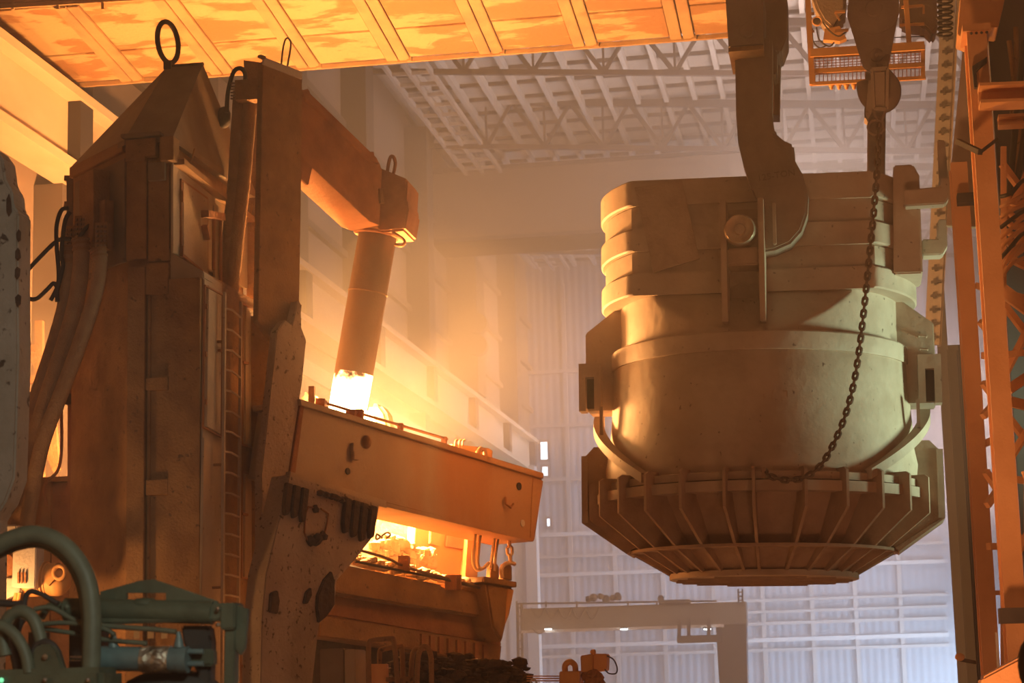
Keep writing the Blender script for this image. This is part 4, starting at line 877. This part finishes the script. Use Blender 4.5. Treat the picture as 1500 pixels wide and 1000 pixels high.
MB().ball(FP(537, 647, PB, .02), .075, 14, (.9, .9, 1.15)).build('knob', 'mast', bm_, smooth=60)
fslab([(518, 648), (531, 651), (530, 664), (517, 661)], PB, .06, 'latch_plate', 'beam', bm_, off=.06); fslab([(519, 660), (529, 663), (527, 674), (519, 672)], PB, .06, 'latch_pin', 'beam', bm_, off=.08)
fdisc(509, 690, .042, PB, .005, 'hole_disc', 'black', bm_, .012); fdisc(760, 712, .055, PB, .005, 'hole_disc', 'black', bm_, .012); fdisc(765, 766, .05, PB, .005, 'hole_disc', 'concrete', bm_, .012)  # flat discs: hole darkness and the light seen through put into colour
MB().tube([FP(741, 728, PB, .04), FP(741, 738, PB, .06), FP(748, 743, PB, .06), FP(752, 738, PB, .05)], .018, 6).build('cleat', 'rust', bm_)
# rail and fittings along the top of the beam
rp = FP(470, 592, PB, -.1), FP(655, 646, PB, -.1)
MB().tube([FP(476, 590, PB, -.1), FP(655, 643, PB, -.1)], .02, 8).build('rail_pipe', 'rust', bm_, smooth=60)
for x, y0, y1, w_ in ((456, 566, 592, .07), (470, 585, 596, .12), (514, 601, 612, .12), (526, 600, 616, .1), (586, 620, 634, .07), (650, 640, 656, .07)):
    MB().bar(FP(x, y1, PB, -.1), FP(x + 1, y0, PB, -.1), w_, w_).build('rail_post', 'rust', bm_)
lugp = [FP(700, 672, PB, -.1), FP(700, 662, PB, -.1), FP(704, 657, PB, -.1), FP(710, 659, PB, -.1), FP(711, 668, PB, -.1), FP(711, 674, PB, -.1)]
MB().tube(lugp, .035, 8).build('lifting_lug', 'beam', bm_, smooth=60)
fslab([(663, 650), (716, 656), (722, 660), (721, 672), (663, 655)], PB, .5, 'lit_box', 'cage', bm_, off=-.3)
for x in (666, 672, 677): MB().tube([FP(x, 655, PB, -.25), FP(x + 1, 646, PB, -.25), FP(x + 4, 644, PB, -.25)], .015, 6).build('hook_eye', 'beam', bm_)
fslab([(714, 672), (782, 693), (782, 697), (714, 678)], PB, .3, 'top_strip', 'beam', bm_, off=-.05)

# ------------------------------------------------------------------ spattered side plates of the furnace
PS = plane(420, 600, 24.15)
sp1 = fslab([(406, 484), (418, 468), (428, 476), (436, 440), (441, 444), (442, 480), (449, 498), (443, 560), (434, 620), (423, 692), (403, 785), (390, 840), (384, 904), (383, 694)], PS, .12, 'leaning_plate', 'slab', None, 0, .01, 'leaning spattered plate with a torn top edge beside the tower doors', 'plate')
PS2 = plane(470, 800, 23.9)
lp_ = thing('furnace_skirt', 'large spattered skirt plate hanging below the box beam', 'plate', FP(470, 1010, PS2))
fslab([(424, 695), (556, 738), (553, 762), (547, 786), (520, 820), (494, 850), (491, 888), (468, 914), (457, 1010), (382, 1010), (384, 904), (390, 840), (403, 785)], PS2, .3, 'skirt_plate', 'slab', lp_, 0, .012)
for g0x, y0, ys in (((421, 433, 445), 706, (752, 756, 762)), ((508, 520, 532, 545), 728, (778, 784, 790, 786))):
    for x, yb in zip(g0x, ys):
        yy = y0 + (x - g0x[0]) * .3
        fslab([(x, yy), (x + 9, yy + 3), (x + 4, yb), (x - 2, yb + 3), (x - 4, yb - 12)], PS2, .06, 'drip_fin', 'crust', lp_, off=.07, bev=.01)
for poly in ([(487, 836), (491, 850), (491, 886), (480, 902), (468, 912), (465, 890), (466, 872), (476, 848)], [(450, 866), (457, 860), (458, 872), (452, 884), (446, 884)], [(398, 868), (408, 864), (411, 880), (408, 899), (396, 896)], [(440, 766), (446, 760), (470, 764), (478, 790), (470, 796), (452, 792), (448, 800)]):
    if poly[0][0] == 440: continue
    fslab(poly, PS2, .05, 'crust_patch', 'crust', lp_, off=.04, bev=.012)
MB().tube([FP(*q, PS2, .02) for q in ((464, 744), (452, 742), (447, 752), (446, 780), (450, 790), (462, 794), (474, 786), (479, 768), (481, 752), (470, 745))], .012, 6).build('weld_loop', 'rust', lp_)
for x, y, r in ((462, 745, .05), (455, 792, .07), (464, 790, .08), (473, 784, .06)): MB().ball(FP(x, y, PS2, .02), r, 8, lump=.3).build('weld_blob', 'crust', lp_)
for k in range(10):
    x = 470 + k * 8; y = 722 + k * 2.5; MB().ball(FP(x, y, PS2, .03), .06, 6, (1, 1, .7), .3).build('drip', 'crust', lp_)

# ------------------------------------------------------------------ furnace shell and launder below the beam
PF = plane(600, 850, 27.2)
fs = thing('furnace_shell', 'stepped rusty furnace shell with a slag covered lip below the beam', 'furnace', FP(600, 960, PF))
prof = lambda pts, off: [FP(a, b, PF, off) for a, b in pts]
def loft(p, q, nm, m, bev=0):
    n = len(p); return MB().add(p + q, [tuple(range(n)), tuple(range(2 * n - 1, n - 1, -1))] + [(i, (i + 1) % n, (i + 1) % n + n, i + n) for i in range(n)]).build(nm, m, fs)
fslab([(480, 822), (512, 828), (719, 871), (722, 906), (480, 869)], PF, 1.2, 'upper_band', 'mast', fs, off=.25, bev=.03)
fslab([(470, 866), (724, 904), (736, 946), (470, 900)], PF, 1.2, 'middle_band', 'rust', fs, off=.1, bev=.02)
fslab([(468, 900), (736, 944), (733, 970), (468, 932)], PF, 1.2, 'lower_band', 'mast', fs, off=.2, bev=.02)
for k in range(8):
    x = 618 + k * 13; y = 928 + k * 2.2; fslab([(x, y), (x + 6, y + 1), (x + 6, y + 26), (x, y + 24)], PF, .05, 'soot_fin', 'rust', fs, off=.235, bev=0)
fslab([(462, 929), (733, 968), (722, 1040), (458, 1040)], PF, 1.0, 'foot', 'crust', fs, off=-.1)
# lip covered with slag lumps (nobody could count these)
lips = MB()
for k in range(260):
    t = R.random(); x = 505 + t * 212; y = 821 + (x - 512) * .205
    p = FP(x, y - R.uniform(-3, 10) * (1 - .5 * t), PF, .22 - R.uniform(0, .4)); lips.ball(p, R.uniform(.03, .08), 7, (1.2, 1, .8), .3)
for k in range(170):
    x = R.uniform(546, 632); y = R.uniform(788, 836) + abs(x - 572) * .3; lips.ball(FP(x, y, PF, -.45), R.uniform(.04, .11), 7, (1, 1, .9), .3)
tag(lips.build('slag_crust', 'slag', fs), None, None, None, 'stuff')
MB().tube(smoothpath([FP(*q, PF, .3) for q in ((505, 800), (560, 815), (600, 832), (660, 848), (712, 862))], 5), .02, 6).build('cable_run', 'hose', fs)
MB().tube(smoothpath([FP(*q, PF, .32) for q in ((520, 822), (590, 836), (640, 846), (715, 864))], 5), .018, 6).build('cable_run', 'dark', fs)
for x, y in ((592, 822), (660, 850), (668, 850)): MB().bar(FP(x, y + 14, PF, .3), FP(x, y - 8, PF, .3), .14, .1).build('cable_clamp', 'rust', fs)
MB().tube(smoothpath([FP(*q, PF, .1) for q in ((560, 788), (552, 782), (552, 790), (566, 780), (572, 783), (566, 788))], 4), .014, 6).build('loose_wire', 'dark', fs)
fslab([(545, 735), (616, 752), (612, 800), (640, 830), (545, 830)], PF, .2, 'lining_wall', 'refractory', fs, off=-.9)
wp = fslab([(610, 750), (698, 770), (690, 868), (604, 845)], PF, .15, 'side_wall', 'orange', fs, off=-.7)
fslab([(632, 762), (648, 766), (645, 800), (630, 796)], PF, .04, 'wall_panel', 'orange', wp, off=-.66); fslab([(656, 768), (692, 776), (688, 806), (654, 800)], PF, .04, 'wall_panel', 'rust', wp, off=-.66)
fslab([(686, 770), (704, 774), (698, 866), (680, 862)], PF, .12, 'wall_edge', 'cage', wp, off=-.6)
# bucket shaped bracket at the end
bk = thing('end_bracket', 'tapering bracket at the right end of the furnace shell holding the chains', 'bracket', FP(735, 940, PF, .4))
fslab([(712, 852), (754, 860), (748, 888), (736, 942), (722, 918)], PF, .5, 'tapered_shell', 'mast', bk, off=.45, bev=.03)
fslab([(710, 844), (757, 852), (757, 860), (710, 852)], PF, .7, 'top_plate', 'mast', bk, off=.5)
fslab([(744, 862), (753, 864), (746, 900), (740, 915)], PF, .03, 'bright_edge', 'cage', bk, off=.46)
for x in (718, 737): fslab([(x, 848), (x + 2, 826), (x + 9, 824), (x + 13, 830), (x + 13, 850)], PF, .08, 'lug', 'mast', bk, off=.3)
# ropes and chain
PR_ = PF
for l, P in (('slack rope loop left of two hanging under the beam end', [(697, 778), (694, 800), (693, 822), (698, 834), (708, 832), (716, 824)]), ('second slack rope beside the first under the beam end', [(704, 780), (701, 805), (700, 826), (706, 833), (714, 826)]), ('slack rope hanging straight to the bracket lug, left strand', [(724, 784), (722, 806), (718, 832)]), ('slack rope hanging straight to the bracket lug, right strand', [(730, 785), (726, 810), (724, 836)])):
    o = MB().tube(smoothpath([FP(*q, PF, .3) for q in P], 5), .024, 8).build('rope', 'rope', smooth=60); tag(o, l, 'rope')
c2 = thing('short_chain', 'short heavy chain hanging from the beam end to the bracket', 'chain', FP(746, 786, PF, .35))
chain(c2, [FP(745, 774, PF, .35), FP(748, 826, PF, .35)], .115, link_mesh('link', .17, .12, .024, M['rope']))
o = MB().tube(smoothpath([FP(*q, PF, .4) for q in ((736, 846), (734, 834), (740, 826), (748, 824), (754, 826))], 5), .03, 8).build('bracket_hook', 'rope', smooth=60); tag(o, 'curved hook on the bracket under the short chain', 'hook')

# ------------------------------------------------------------------ things along the bottom
rb = MB()
for k in range(420):
    x = R.uniform(560, 775); y = 955 + (R.random() ** .7) * 70 + abs(x - 660) * .10; rb.ball(W(x, y, 24.5 + R.uniform(-.4, .6)), R.uniform(.03, .1), 6, (1.3, 1, .7), .35)
o = rb.build('scrap_heap', 'crust'); tag(o, 'dark heap of slag and scrap below the furnace shell', 'heap', None, 'stuff')
YR = 23.0
cb = thing('control_cabinet', 'dark cabinet with a pale side beside the handrails at the bottom', 'cabinet', W(500, 1040, YR))
a = W(468, 950, YR); b = W(505, 1040, YR); MB().box((a.x, YR, b.z), (b.x, YR + .5, a.z)).build('body', 'hood', cb, bev=.01)
a = W(505, 951, YR); b = W(522, 1040, YR); MB().box((a.x, YR - .02, b.z), (b.x, YR + .5, a.z)).build('pale_side', 'mastgrey', cb, bev=.01)
def hoop(P, r, nm, lab, Y, m='mast'): o = MB().tube(smoothpath(pxs(P, Y), 4), r, 8).build(nm, m, smooth=60); tag(o, lab, 'handrail'); return o
hoop([(541, 1040), (540, 960), (541, 941), (546, 938), (572, 935), (577, 940), (581, 980), (584, 1040)], .03, 'hand_rail', 'square handrail hoop nearest the cabinet at the bottom', 22.7)
hoop([(556, 1000), (556, 960), (560, 951), (585, 947), (589, 955), (592, 1040)], .03, 'hand_rail', 'lower handrail hoop behind the square one', 23.0)
hoop([(602, 1040), (603, 970), (608, 951), (614, 950)], .03, 'hand_rail', 'half hoop handrail left of the round hoop', 23.0)
hoop([(610, 1040), (612, 970), (617, 950), (624, 946), (630, 956), (632, 975), (632, 1040)], .03, 'hand_rail', 'round topped handrail hoop at the bottom', 22.7)
o = MB().ext(pxs([(544, 972), (566, 972), (568, 1040), (543, 1040)], 22.8), (0, .1, 0)).build('rail_plate', 'orange'); tag(o, 'orange plate fixed inside the square handrail hoop', 'plate')
o = MB().bar(W(566, 995, 22.8), W(606, 994, 22.8), .05, .05).build('rail_tie', 'mast'); tag(o, 'low tie bar linking the handrail hoops', 'bar')
YMo = 24
mo = thing('motor_unit', 'bright orange motor boxes with a lifting eye at the bottom centre', 'motor', W(855, 1000, YMo))
MB().ext(pxs([(819, 983), (849, 982), (849, 1040), (819, 1040)], YMo), (0, .35, 0)).build('base_box', 'cage', mo, bev=.01)
MB().ext(pxs([(850, 960), (868, 957), (868, 985), (851, 984)], YMo + .05), (0, .3, 0)).build('terminal_box', 'cage', mo, bev=.01)
MB().ext(pxs([(868, 957), (889, 957), (888, 982), (868, 984)], YMo + .1), (0, .3, 0)).build('terminal_cover', 'orange', mo, bev=.01)
MB().tube(smoothpath(pxs([(828, 984), (828, 974), (835, 969), (842, 974), (843, 984)], YMo + .1), 5), .035, 8).build('lifting_eye', 'cage', mo, smooth=60)
MB().ball(W(869, 955, YMo + .1), .035, 8, lump=.2).build('gland', 'orange', mo)
MB().tube(smoothpath(pxs([(889, 960), (899, 966), (904, 978), (902, 986), (892, 986), (886, 980)], YMo + .1), 5), .009, 6).build('loop_wire', 'dark', mo)
for x, y, r in ((858, 990, .06), (868, 988, .07), (876, 992, .08), (866, 1000, .09), (880, 1002, .07)): MB().ball(W(x, y, YMo + .1), r, 8, lump=.25).build('coupling', 'rust', mo)
for k in range(3): o = MB().bar(W(772, 990 + k * 3.4, YMo + .2), W(822, 990 + k * 3.4, YMo + .2), .05, .014).build('rail_bar', 'orange'); tag(o, ['uppermost', 'middle', 'lowest'][k] + ' of three orange rails left of the bottom motor', 'rail')
o = MB().tube(smoothpath(pxs([(777, 1004), (778, 996), (783, 994), (786, 1000), (788, 1006)], YMo - .2), 5), .012, 6).build('pale_hose', 'concrete'); tag(o, 'small pale hose loop below the orange rails', 'hose')

# ------------------------------------------------------------------ far left: pillar, lit winch, distant frame
pl_ = MB().ext(pxs([(-60, 200), (-8, 215), (4, 232), (8, 262), (13, 272), (18, 278), (19, 300), (27, 310), (26, 420), (27, 520), (24, 620), (21, 700), (8, 735), (-8, 760), (-12, 1040), (-60, 1040)], 17), (0, .3, 0)).build('ragged_pillar', 'pillar', bev=.02); tag(pl_, 'mottled grey pillar with a ragged rusty edge at the left frame edge', 'pillar'); pl_['kind'] = 'thing'
for i, (x, y) in enumerate(((13, 300), (27, 345), (26, 372), (25, 400), (26, 440))): MB().ball(W(x, y, 16.98), .05, 6, (.6, .4, 2.2 if i == 0 else 1.2), .3).build('rust_scab', 'crust', pl_, org=Vector(pl_['_o']))
YW = 22.4
wn = thing('winch', 'brightly lit orange winch drum with block and eye at lower left', 'winch', W(60, 872, YW))
MB().cyl(W(40, 850, YW + .2), W(86, 848, YW + .2), .19, seg=28).build('drum', 'cage', wn, smooth=40)
MB().ball(W(84, 849, YW + .2), .19, 20, (.85, 1, 1)).build('drum_end', 'cage', wn, smooth=60)
for x, r in ((62, .2), (66, .215), (70, .2)): MB().cyl(W(x, 849, YW + .2), W(x + 2, 849, YW + .2), r, seg=24).build('drum_rib', 'cage', wn, smooth=40)
MB().ext(pxs([(19, 797), (53, 799), (51, 862), (17, 860)], YW - .1), (0, .25, 0)).build('block', 'concrete', wn, bev=.01)
MB().ext(pxs([(-12, 768), (24, 768), (26, 784), (-12, 788)], YW), (0, .25, 0)).build('cap_block', 'concrete', wn, bev=.02)
MB().tube([W(87, 838, YW - .02) + V(.07 * math.cos(a * PI / 8), 0, .075 * math.sin(a * PI / 8)) for a in range(16)], .026, 8, closed=True).build('eye', 'cage', wn, smooth=60)
MB().bar(W(70, 855, YW), W(82, 842, YW), .06, .06).build('eye_stem', 'cage', wn)
MB().ext(pxs([(-10, 846), (18, 846), (50, 860), (-10, 884)], YW + .1), (0, .1, 0)).build('side_flange', 'concrete', wn, bev=.01)
MB().cyl(W(3, 830, YW + .1), W(3, 830, YW + .3), .16, seg=20).build('wheel', 'rust', wn, smooth=40)
for x in (27, 32, 37): MB().bar(W(x, 838, YW - .12), W(x, 854, YW - .12), .02, .02).build('slot', 'rust', wn)
for k, dx in enumerate((0, 5)):
    o = MB().tube(smoothpath(pxs([(24 + dx, 868), (16 + dx, 895), (2 + dx, 915), (-12 + dx, 925)], YW), 5), .02, 6).build('lit_cable', 'cage', smooth=60); tag(o, ('outer', 'inner')[k] + ' of two orange lit cables curving below the winch', 'cable')
a, b = W(-60, 1040, 24.6), W(107, 705, 24.6)
pd = thing('winch_backing', 'dark rusty pedestal wall behind the lit winch, left of the mast tower', 'backing', V((a.x + b.x) / 2, 24.8, 0))  # dark backing added to cover the bright background behind the winch
MB().box((a.x, 24.6, 0), (b.x, 25.2, b.z)).build('block', 'rust', pd, bev=.02)
for x in (-20, 22, 64): q = W(x, 705, 24.6); MB().box((q.x, 24.54, 0), (q.x + .12, 24.62, b.z)).build('stiffener', 'mast', pd)
MB().box((a.x, 24.5, b.z), (b.x, 25.25, b.z + .06)).build('top_plate', 'mast', pd)
df = thing('distant_lattice', 'hazy orange lit lattice frame seen between the pillar and the cables', 'frame', W(45, 720, 30))
for p, q in (((32, 470), (36, 720)), ((58, 470), (60, 720)), ((32, 515), (60, 508)), ((34, 560), (60, 552)), ((34, 600), (60, 596)), ((38, 500), (58, 540)), ((76, 600), (82, 680)), ((64, 640), (84, 690))): MB().bar(W(*p, 30), W(*q, 30), .12, .1).build('lattice_bar', 'rust', df)
bd_ = thing('bracket_post', 'thin post with a bracket between the cables and the tower', 'post', W(95, 760, 24.2))
MB().bar(W(104, 570, 24.2), W(104, 770, 24.2), .06, .08, up=(0, 1, 0)).build('post', 'rust', bd_)
MB().box(tuple(W(94, 592, 24.1)), tuple(W(108, 576, 24.1) + V(0, .2, 0))).build('bracket', 'dark', bd_)
MB().tube(smoothpath(pxs([(90, 600), (90, 660), (84, 690), (66, 710), (68, 740)], 24.1), 5), .02, 6).build('wire', 'rust', bd_)

# ------------------------------------------------------------------ out of focus green hydraulic machine in the foreground
YN = 10.0
gm = thing('hydraulic_machine', 'out of focus dark green hydraulic machine in the lower left foreground', 'machine', W(180, 1000, YN))
def gx(pts, Y=YN): return pxs(pts, Y)
MB().cyl(W(96, 892, YN), W(312, 897, YN), .058, seg=20).build('cross_tube', 'green', gm, smooth=40)
MB().box(tuple(W(140, 914, YN - .04)), tuple(W(332, 883, YN - .04) + V(0, .14, 0))).build('cross_beam', 'green', gm, bev=.008)
for poly in ([(145, 884), (150, 866), (210, 850), (230, 850), (318, 878), (322, 884)],):
    a = [(145, 886), (147, 866), (205, 850), (225, 848), (243, 868), (185, 868), (184, 886)]; b = [(243, 868), (225, 848), (318, 880), (320, 886), (243, 886)]
    pl2 = MB().ext(gx(a), (0, .03, 0)).build('gable_plate', 'green', gm); MB().ext(gx(b), (0, .03, 0)).build('gable_plate_end', 'green', pl2)
MB().lathe([(0, .035), (.045, .03), (.07, .015), (.075, 0)], c=W(212, 885, YN + .02), seg=20).build('valve_dome', 'green', gm, smooth=60)
MB().box(tuple(W(322, 922, YN - .06)), tuple(W(344, 882, YN - .06) + V(0, .16, 0))).build('end_block', 'green', gm, bev=.008)
MB().ext(gx([(342, 884), (363, 892), (358, 950), (352, 960), (344, 950)], YN - .02), (0, .04, 0)).build('end_shield', 'green', gm, bev=.004)
MB().ext(gx([(329, 920), (344, 920), (342, 1030), (327, 1030)], YN - .03), (0, .08, 0)).build('upright', 'green', gm, bev=.005)
for y in (892, 915): MB().ball(W(319, y, YN - .07), .012, 8).build('bolt', 'chrome', gm)
MB().ball(W(98, 889, YN - .06), .014, 8).build('bolt', 'greenhose', gm)
cyl_ = MB().cyl(W(146, 964, YN - .05), W(268, 966, YN - .05), .062, seg=24).build('cylinder_barrel', 'blue', gm, smooth=40)
MB().cyl(W(209, 965, YN - .05), W(250, 965.5, YN - .05), .067, seg=24).build('foil_wrap', 'foil', cyl_, smooth=60)
MB().cyl(W(262, 966, YN - .05), W(276, 966, YN - .05), .066, seg=24).build('gland', 'blue', cyl_, smooth=40)
for y in (954, 972): MB().cyl(W(276, y, YN - .05), W(298, y, YN - .05), .014, seg=10).build('tie_rod', 'blue', cyl_, smooth=40)
for x in (166, 262): MB().tube(gx([(x, 948), (x, 932), (x - 1, 925)], YN - .06), [.028, .015, .012], 10).build('port_fitting', 'blue', cyl_, smooth=40)
MB().cyl(W(103, 964, YN - .05), W(146, 964, YN - .05), .012, seg=10).build('piston_rod', 'chrome', gm, smooth=40)
MB().box(tuple(W(276, 976, YN)), tuple(W(312, 950, YN) + V(0, .08, 0))).build('clevis', 'green', gm, bev=.01)
MB().ext(gx([(265, 916), (305, 916), (309, 940), (306, 1030), (290, 1030), (288, 985), (268, 940)], YN + .05), (0, .1, 0)).build('dark_yoke', 'black', gm, bev=.01)
MB().ball(W(250, 1016, YN + .1), .2, 20, (1.4, .5, .62)).build('black_cover', 'black', gm, smooth=60)
# lower body with dome bracket
MB().box(tuple(W(-30, 1060, YN - .35)), tuple(W(150, 976, YN - .35) + V(0, .3, 0))).build('lower_body', 'green', gm, bev=.03)
MB().ext(gx([(40, 985), (48, 952), (56, 943), (76, 943), (84, 952), (95, 985)], YN - .3), (0, .06, 0)).build('dome_bracket', 'green', gm, bev=.012)
MB().tube(smoothpath(gx([(42, 985), (50, 950), (66, 940), (82, 950), (93, 985)], YN - .27), 5), .018, 8).build('bracket_rim', 'black', gm, smooth=60)
MB().ball(W(66, 962, YN - .31), .016, 8).build('bolt', 'hose', gm)
for x, m_ in ((2, 'lampgreen'), (66, 'chrome'), (129, 'chrome')): MB().ball(W(x, 996, YN - .37), .013, 8).build('indicator', m_, gm)
MB().tube(smoothpath(gx([(60, 905), (72, 888), (88, 886), (100, 894)], YN), 4), .02, 8).build('elbow_pipe', 'green', gm)
hoses = (('big hose arching over the front of the green machine, outer', [(-25, 812), (15, 790), (55, 783), (95, 800), (124, 840), (134, 890), (134, 950), (132, 1010)], .047, -.2), ('big hose arching over the green machine, just inside the outer one', [(-25, 822), (20, 800), (58, 794), (90, 810), (114, 842), (126, 890), (128, 950), (126, 1010)], .03, -.12),
         ('short stout hose looping into the dome bracket from above', [(8, 960), (4, 930), (14, 903), (32, 895), (48, 905), (58, 930), (62, 955)], .033, -.25), ('lowest stout hose curving into the green body at far left', [(-20, 915), (6, 918), (26, 935), (38, 960), (42, 985)], .03, -.3),
         ('thin green hose sagging across to the cylinder port', [(50, 892), (75, 890), (110, 908), (150, 916), (220, 921), (258, 925)], .013, -.1), ('thin green hose below the sagging one', [(60, 914), (100, 912), (150, 920), (168, 930)], .012, -.12), ('thin green hose along the back of the cylinder', [(60, 920), (100, 926), (150, 936), (215, 942)], .012, -.08),
         ('black branch pipe rising at the left of the green machine', [(36, 905), (36, 880), (44, 866), (60, 870), (85, 884)], .014, -.1), ('stub handle lying left of the black branch pipe', [(-10, 882), (14, 884), (36, 884)], .018, -.1), ('black hose drooping in the gap behind the outer hose', [(30, 905), (20, 935), (30, 990)], .03, .05))
for l, P, r, dy in hoses:
    o = MB().tube(smoothpath(gx(P, YN + dy), 7), r, 12).build('hose', 'black' if 'black' in l else 'greenhose', smooth=60); tag(o, l, 'hose')
o = MB().box(tuple(W(100, 1040, YN + .3)), tuple(W(150, 905, YN + .3) + V(0, .1, 0))).box(tuple(W(40, 1040, YN + .3)), tuple(W(62, 925, YN + .3) + V(0, .1, 0))).build('rear_frame', 'black', gm)
for k in range(3): MB().box(tuple(W(196 + k * 20, 935, 13)), tuple(W(204 + k * 20, 923, 13) + V(0, .02, 0))).build('slat', 'cage', gm)
# ------------------------------------------------------------------ haze
def volume(name, a, b, dens, col, lab):
    hz = MB().box(a, b).build(name, 'dark')
    hm = bpy.data.materials.new(name + '_air'); hm.use_nodes = True; nt = hm.node_tree; nt.nodes.clear()
    out = nt.nodes.new('ShaderNodeOutputMaterial'); vs = nt.nodes.new('ShaderNodeVolumeScatter')
    vs.inputs['Density'].default_value = dens; vs.inputs['Color'].default_value = (*col, 1); vs.inputs['Anisotropy'].default_value = 0.2
    nt.links.new(vs.outputs[0], out.inputs['Volume']); hz.data.materials.clear(); hz.data.materials.append(hm)
    return tag(hz, lab, 'haze', None, 'stuff')
volume('haze', (-12.98, -3, .02), (9, 34, ZR + .2), HAZE, (.94, .90, .87), 'thin dusty haze around the furnace and ladle')
volume('haze', (-12.98, 34.01, .02), (9, YB - .3, ZR + .2), FARHAZE, (.94, .91, .89), 'thick dusty haze filling the far end of the hall')
def plume(name, c, r, dens, lab, seed):
    pm_ = MB().ball(c, 1, 20, r).build(name, 'dark', org=Vector(c))
    m = bpy.data.materials.new(name + '_fume'); m.use_nodes = True; nt = m.node_tree; nt.nodes.clear(); N = nt.nodes.new; L_ = nt.links.new
    out = N('ShaderNodeOutputMaterial'); vs = N('ShaderNodeVolumeScatter'); vs.inputs['Color'].default_value = (.95, .9, .85, 1); vs.inputs['Anisotropy'].default_value = .2
    tc = N('ShaderNodeTexCoord'); mp = N('ShaderNodeMapping'); mp.inputs['Scale'].default_value = tuple(1 / v for v in r)
    ln = N('ShaderNodeVectorMath'); ln.operation = 'LENGTH'; fo = N('ShaderNodeMapRange'); fo.inputs[1].default_value = 1; fo.inputs[2].default_value = .15
    n = N('ShaderNodeTexNoise'); n.inputs['Scale'].default_value = .55; n.inputs['Detail'].default_value = 4; n.noise_dimensions = '4D'; n.inputs['W'].default_value = seed
    mr = N('ShaderNodeMapRange'); mr.inputs[1].default_value = .42; mr.inputs[2].default_value = .7
    m1 = N('ShaderNodeMath'); m1.operation = 'MULTIPLY'; m2_ = N('ShaderNodeMath'); m2_.operation = 'MULTIPLY'; m2_.inputs[1].default_value = dens
    L_(tc.outputs['Object'], mp.inputs[0]); L_(mp.outputs[0], ln.inputs[0]); L_(ln.outputs['Value'], fo.inputs[0]); L_(tc.outputs['Object'], n.inputs['Vector'])
    L_(n.outputs[0], mr.inputs[0]); L_(mr.outputs[0], m1.inputs[0]); L_(fo.outputs[0], m1.inputs[1]); L_(m1.outputs[0], m2_.inputs[0]); L_(m2_.outputs[0], vs.inputs['Density']); L_(vs.outputs[0], out.inputs['Volume'])
    pm_.data.materials.clear(); pm_.data.materials.append(m); return tag(pm_, lab, 'smoke', None, 'stuff')
plume('smoke', W(600, 500, 30.5), (2.9, 2.6, 2.0), .22, 'orange lit smoke drifting right of the electrode', 3.1)
plume('smoke', W(110, 730, 22.0), (.9, .5, .7), .35, 'orange lit fume rising by the foot of the cables', 8.4)
plume('smoke', W(55, 430, 27.5), (1.5, 2.2, 3.4), .30, 'thick orange haze between the left pillar and the mast tower', 5.7)
for o in bpy.data.objects:
    if '_o' in o: del o['_o']
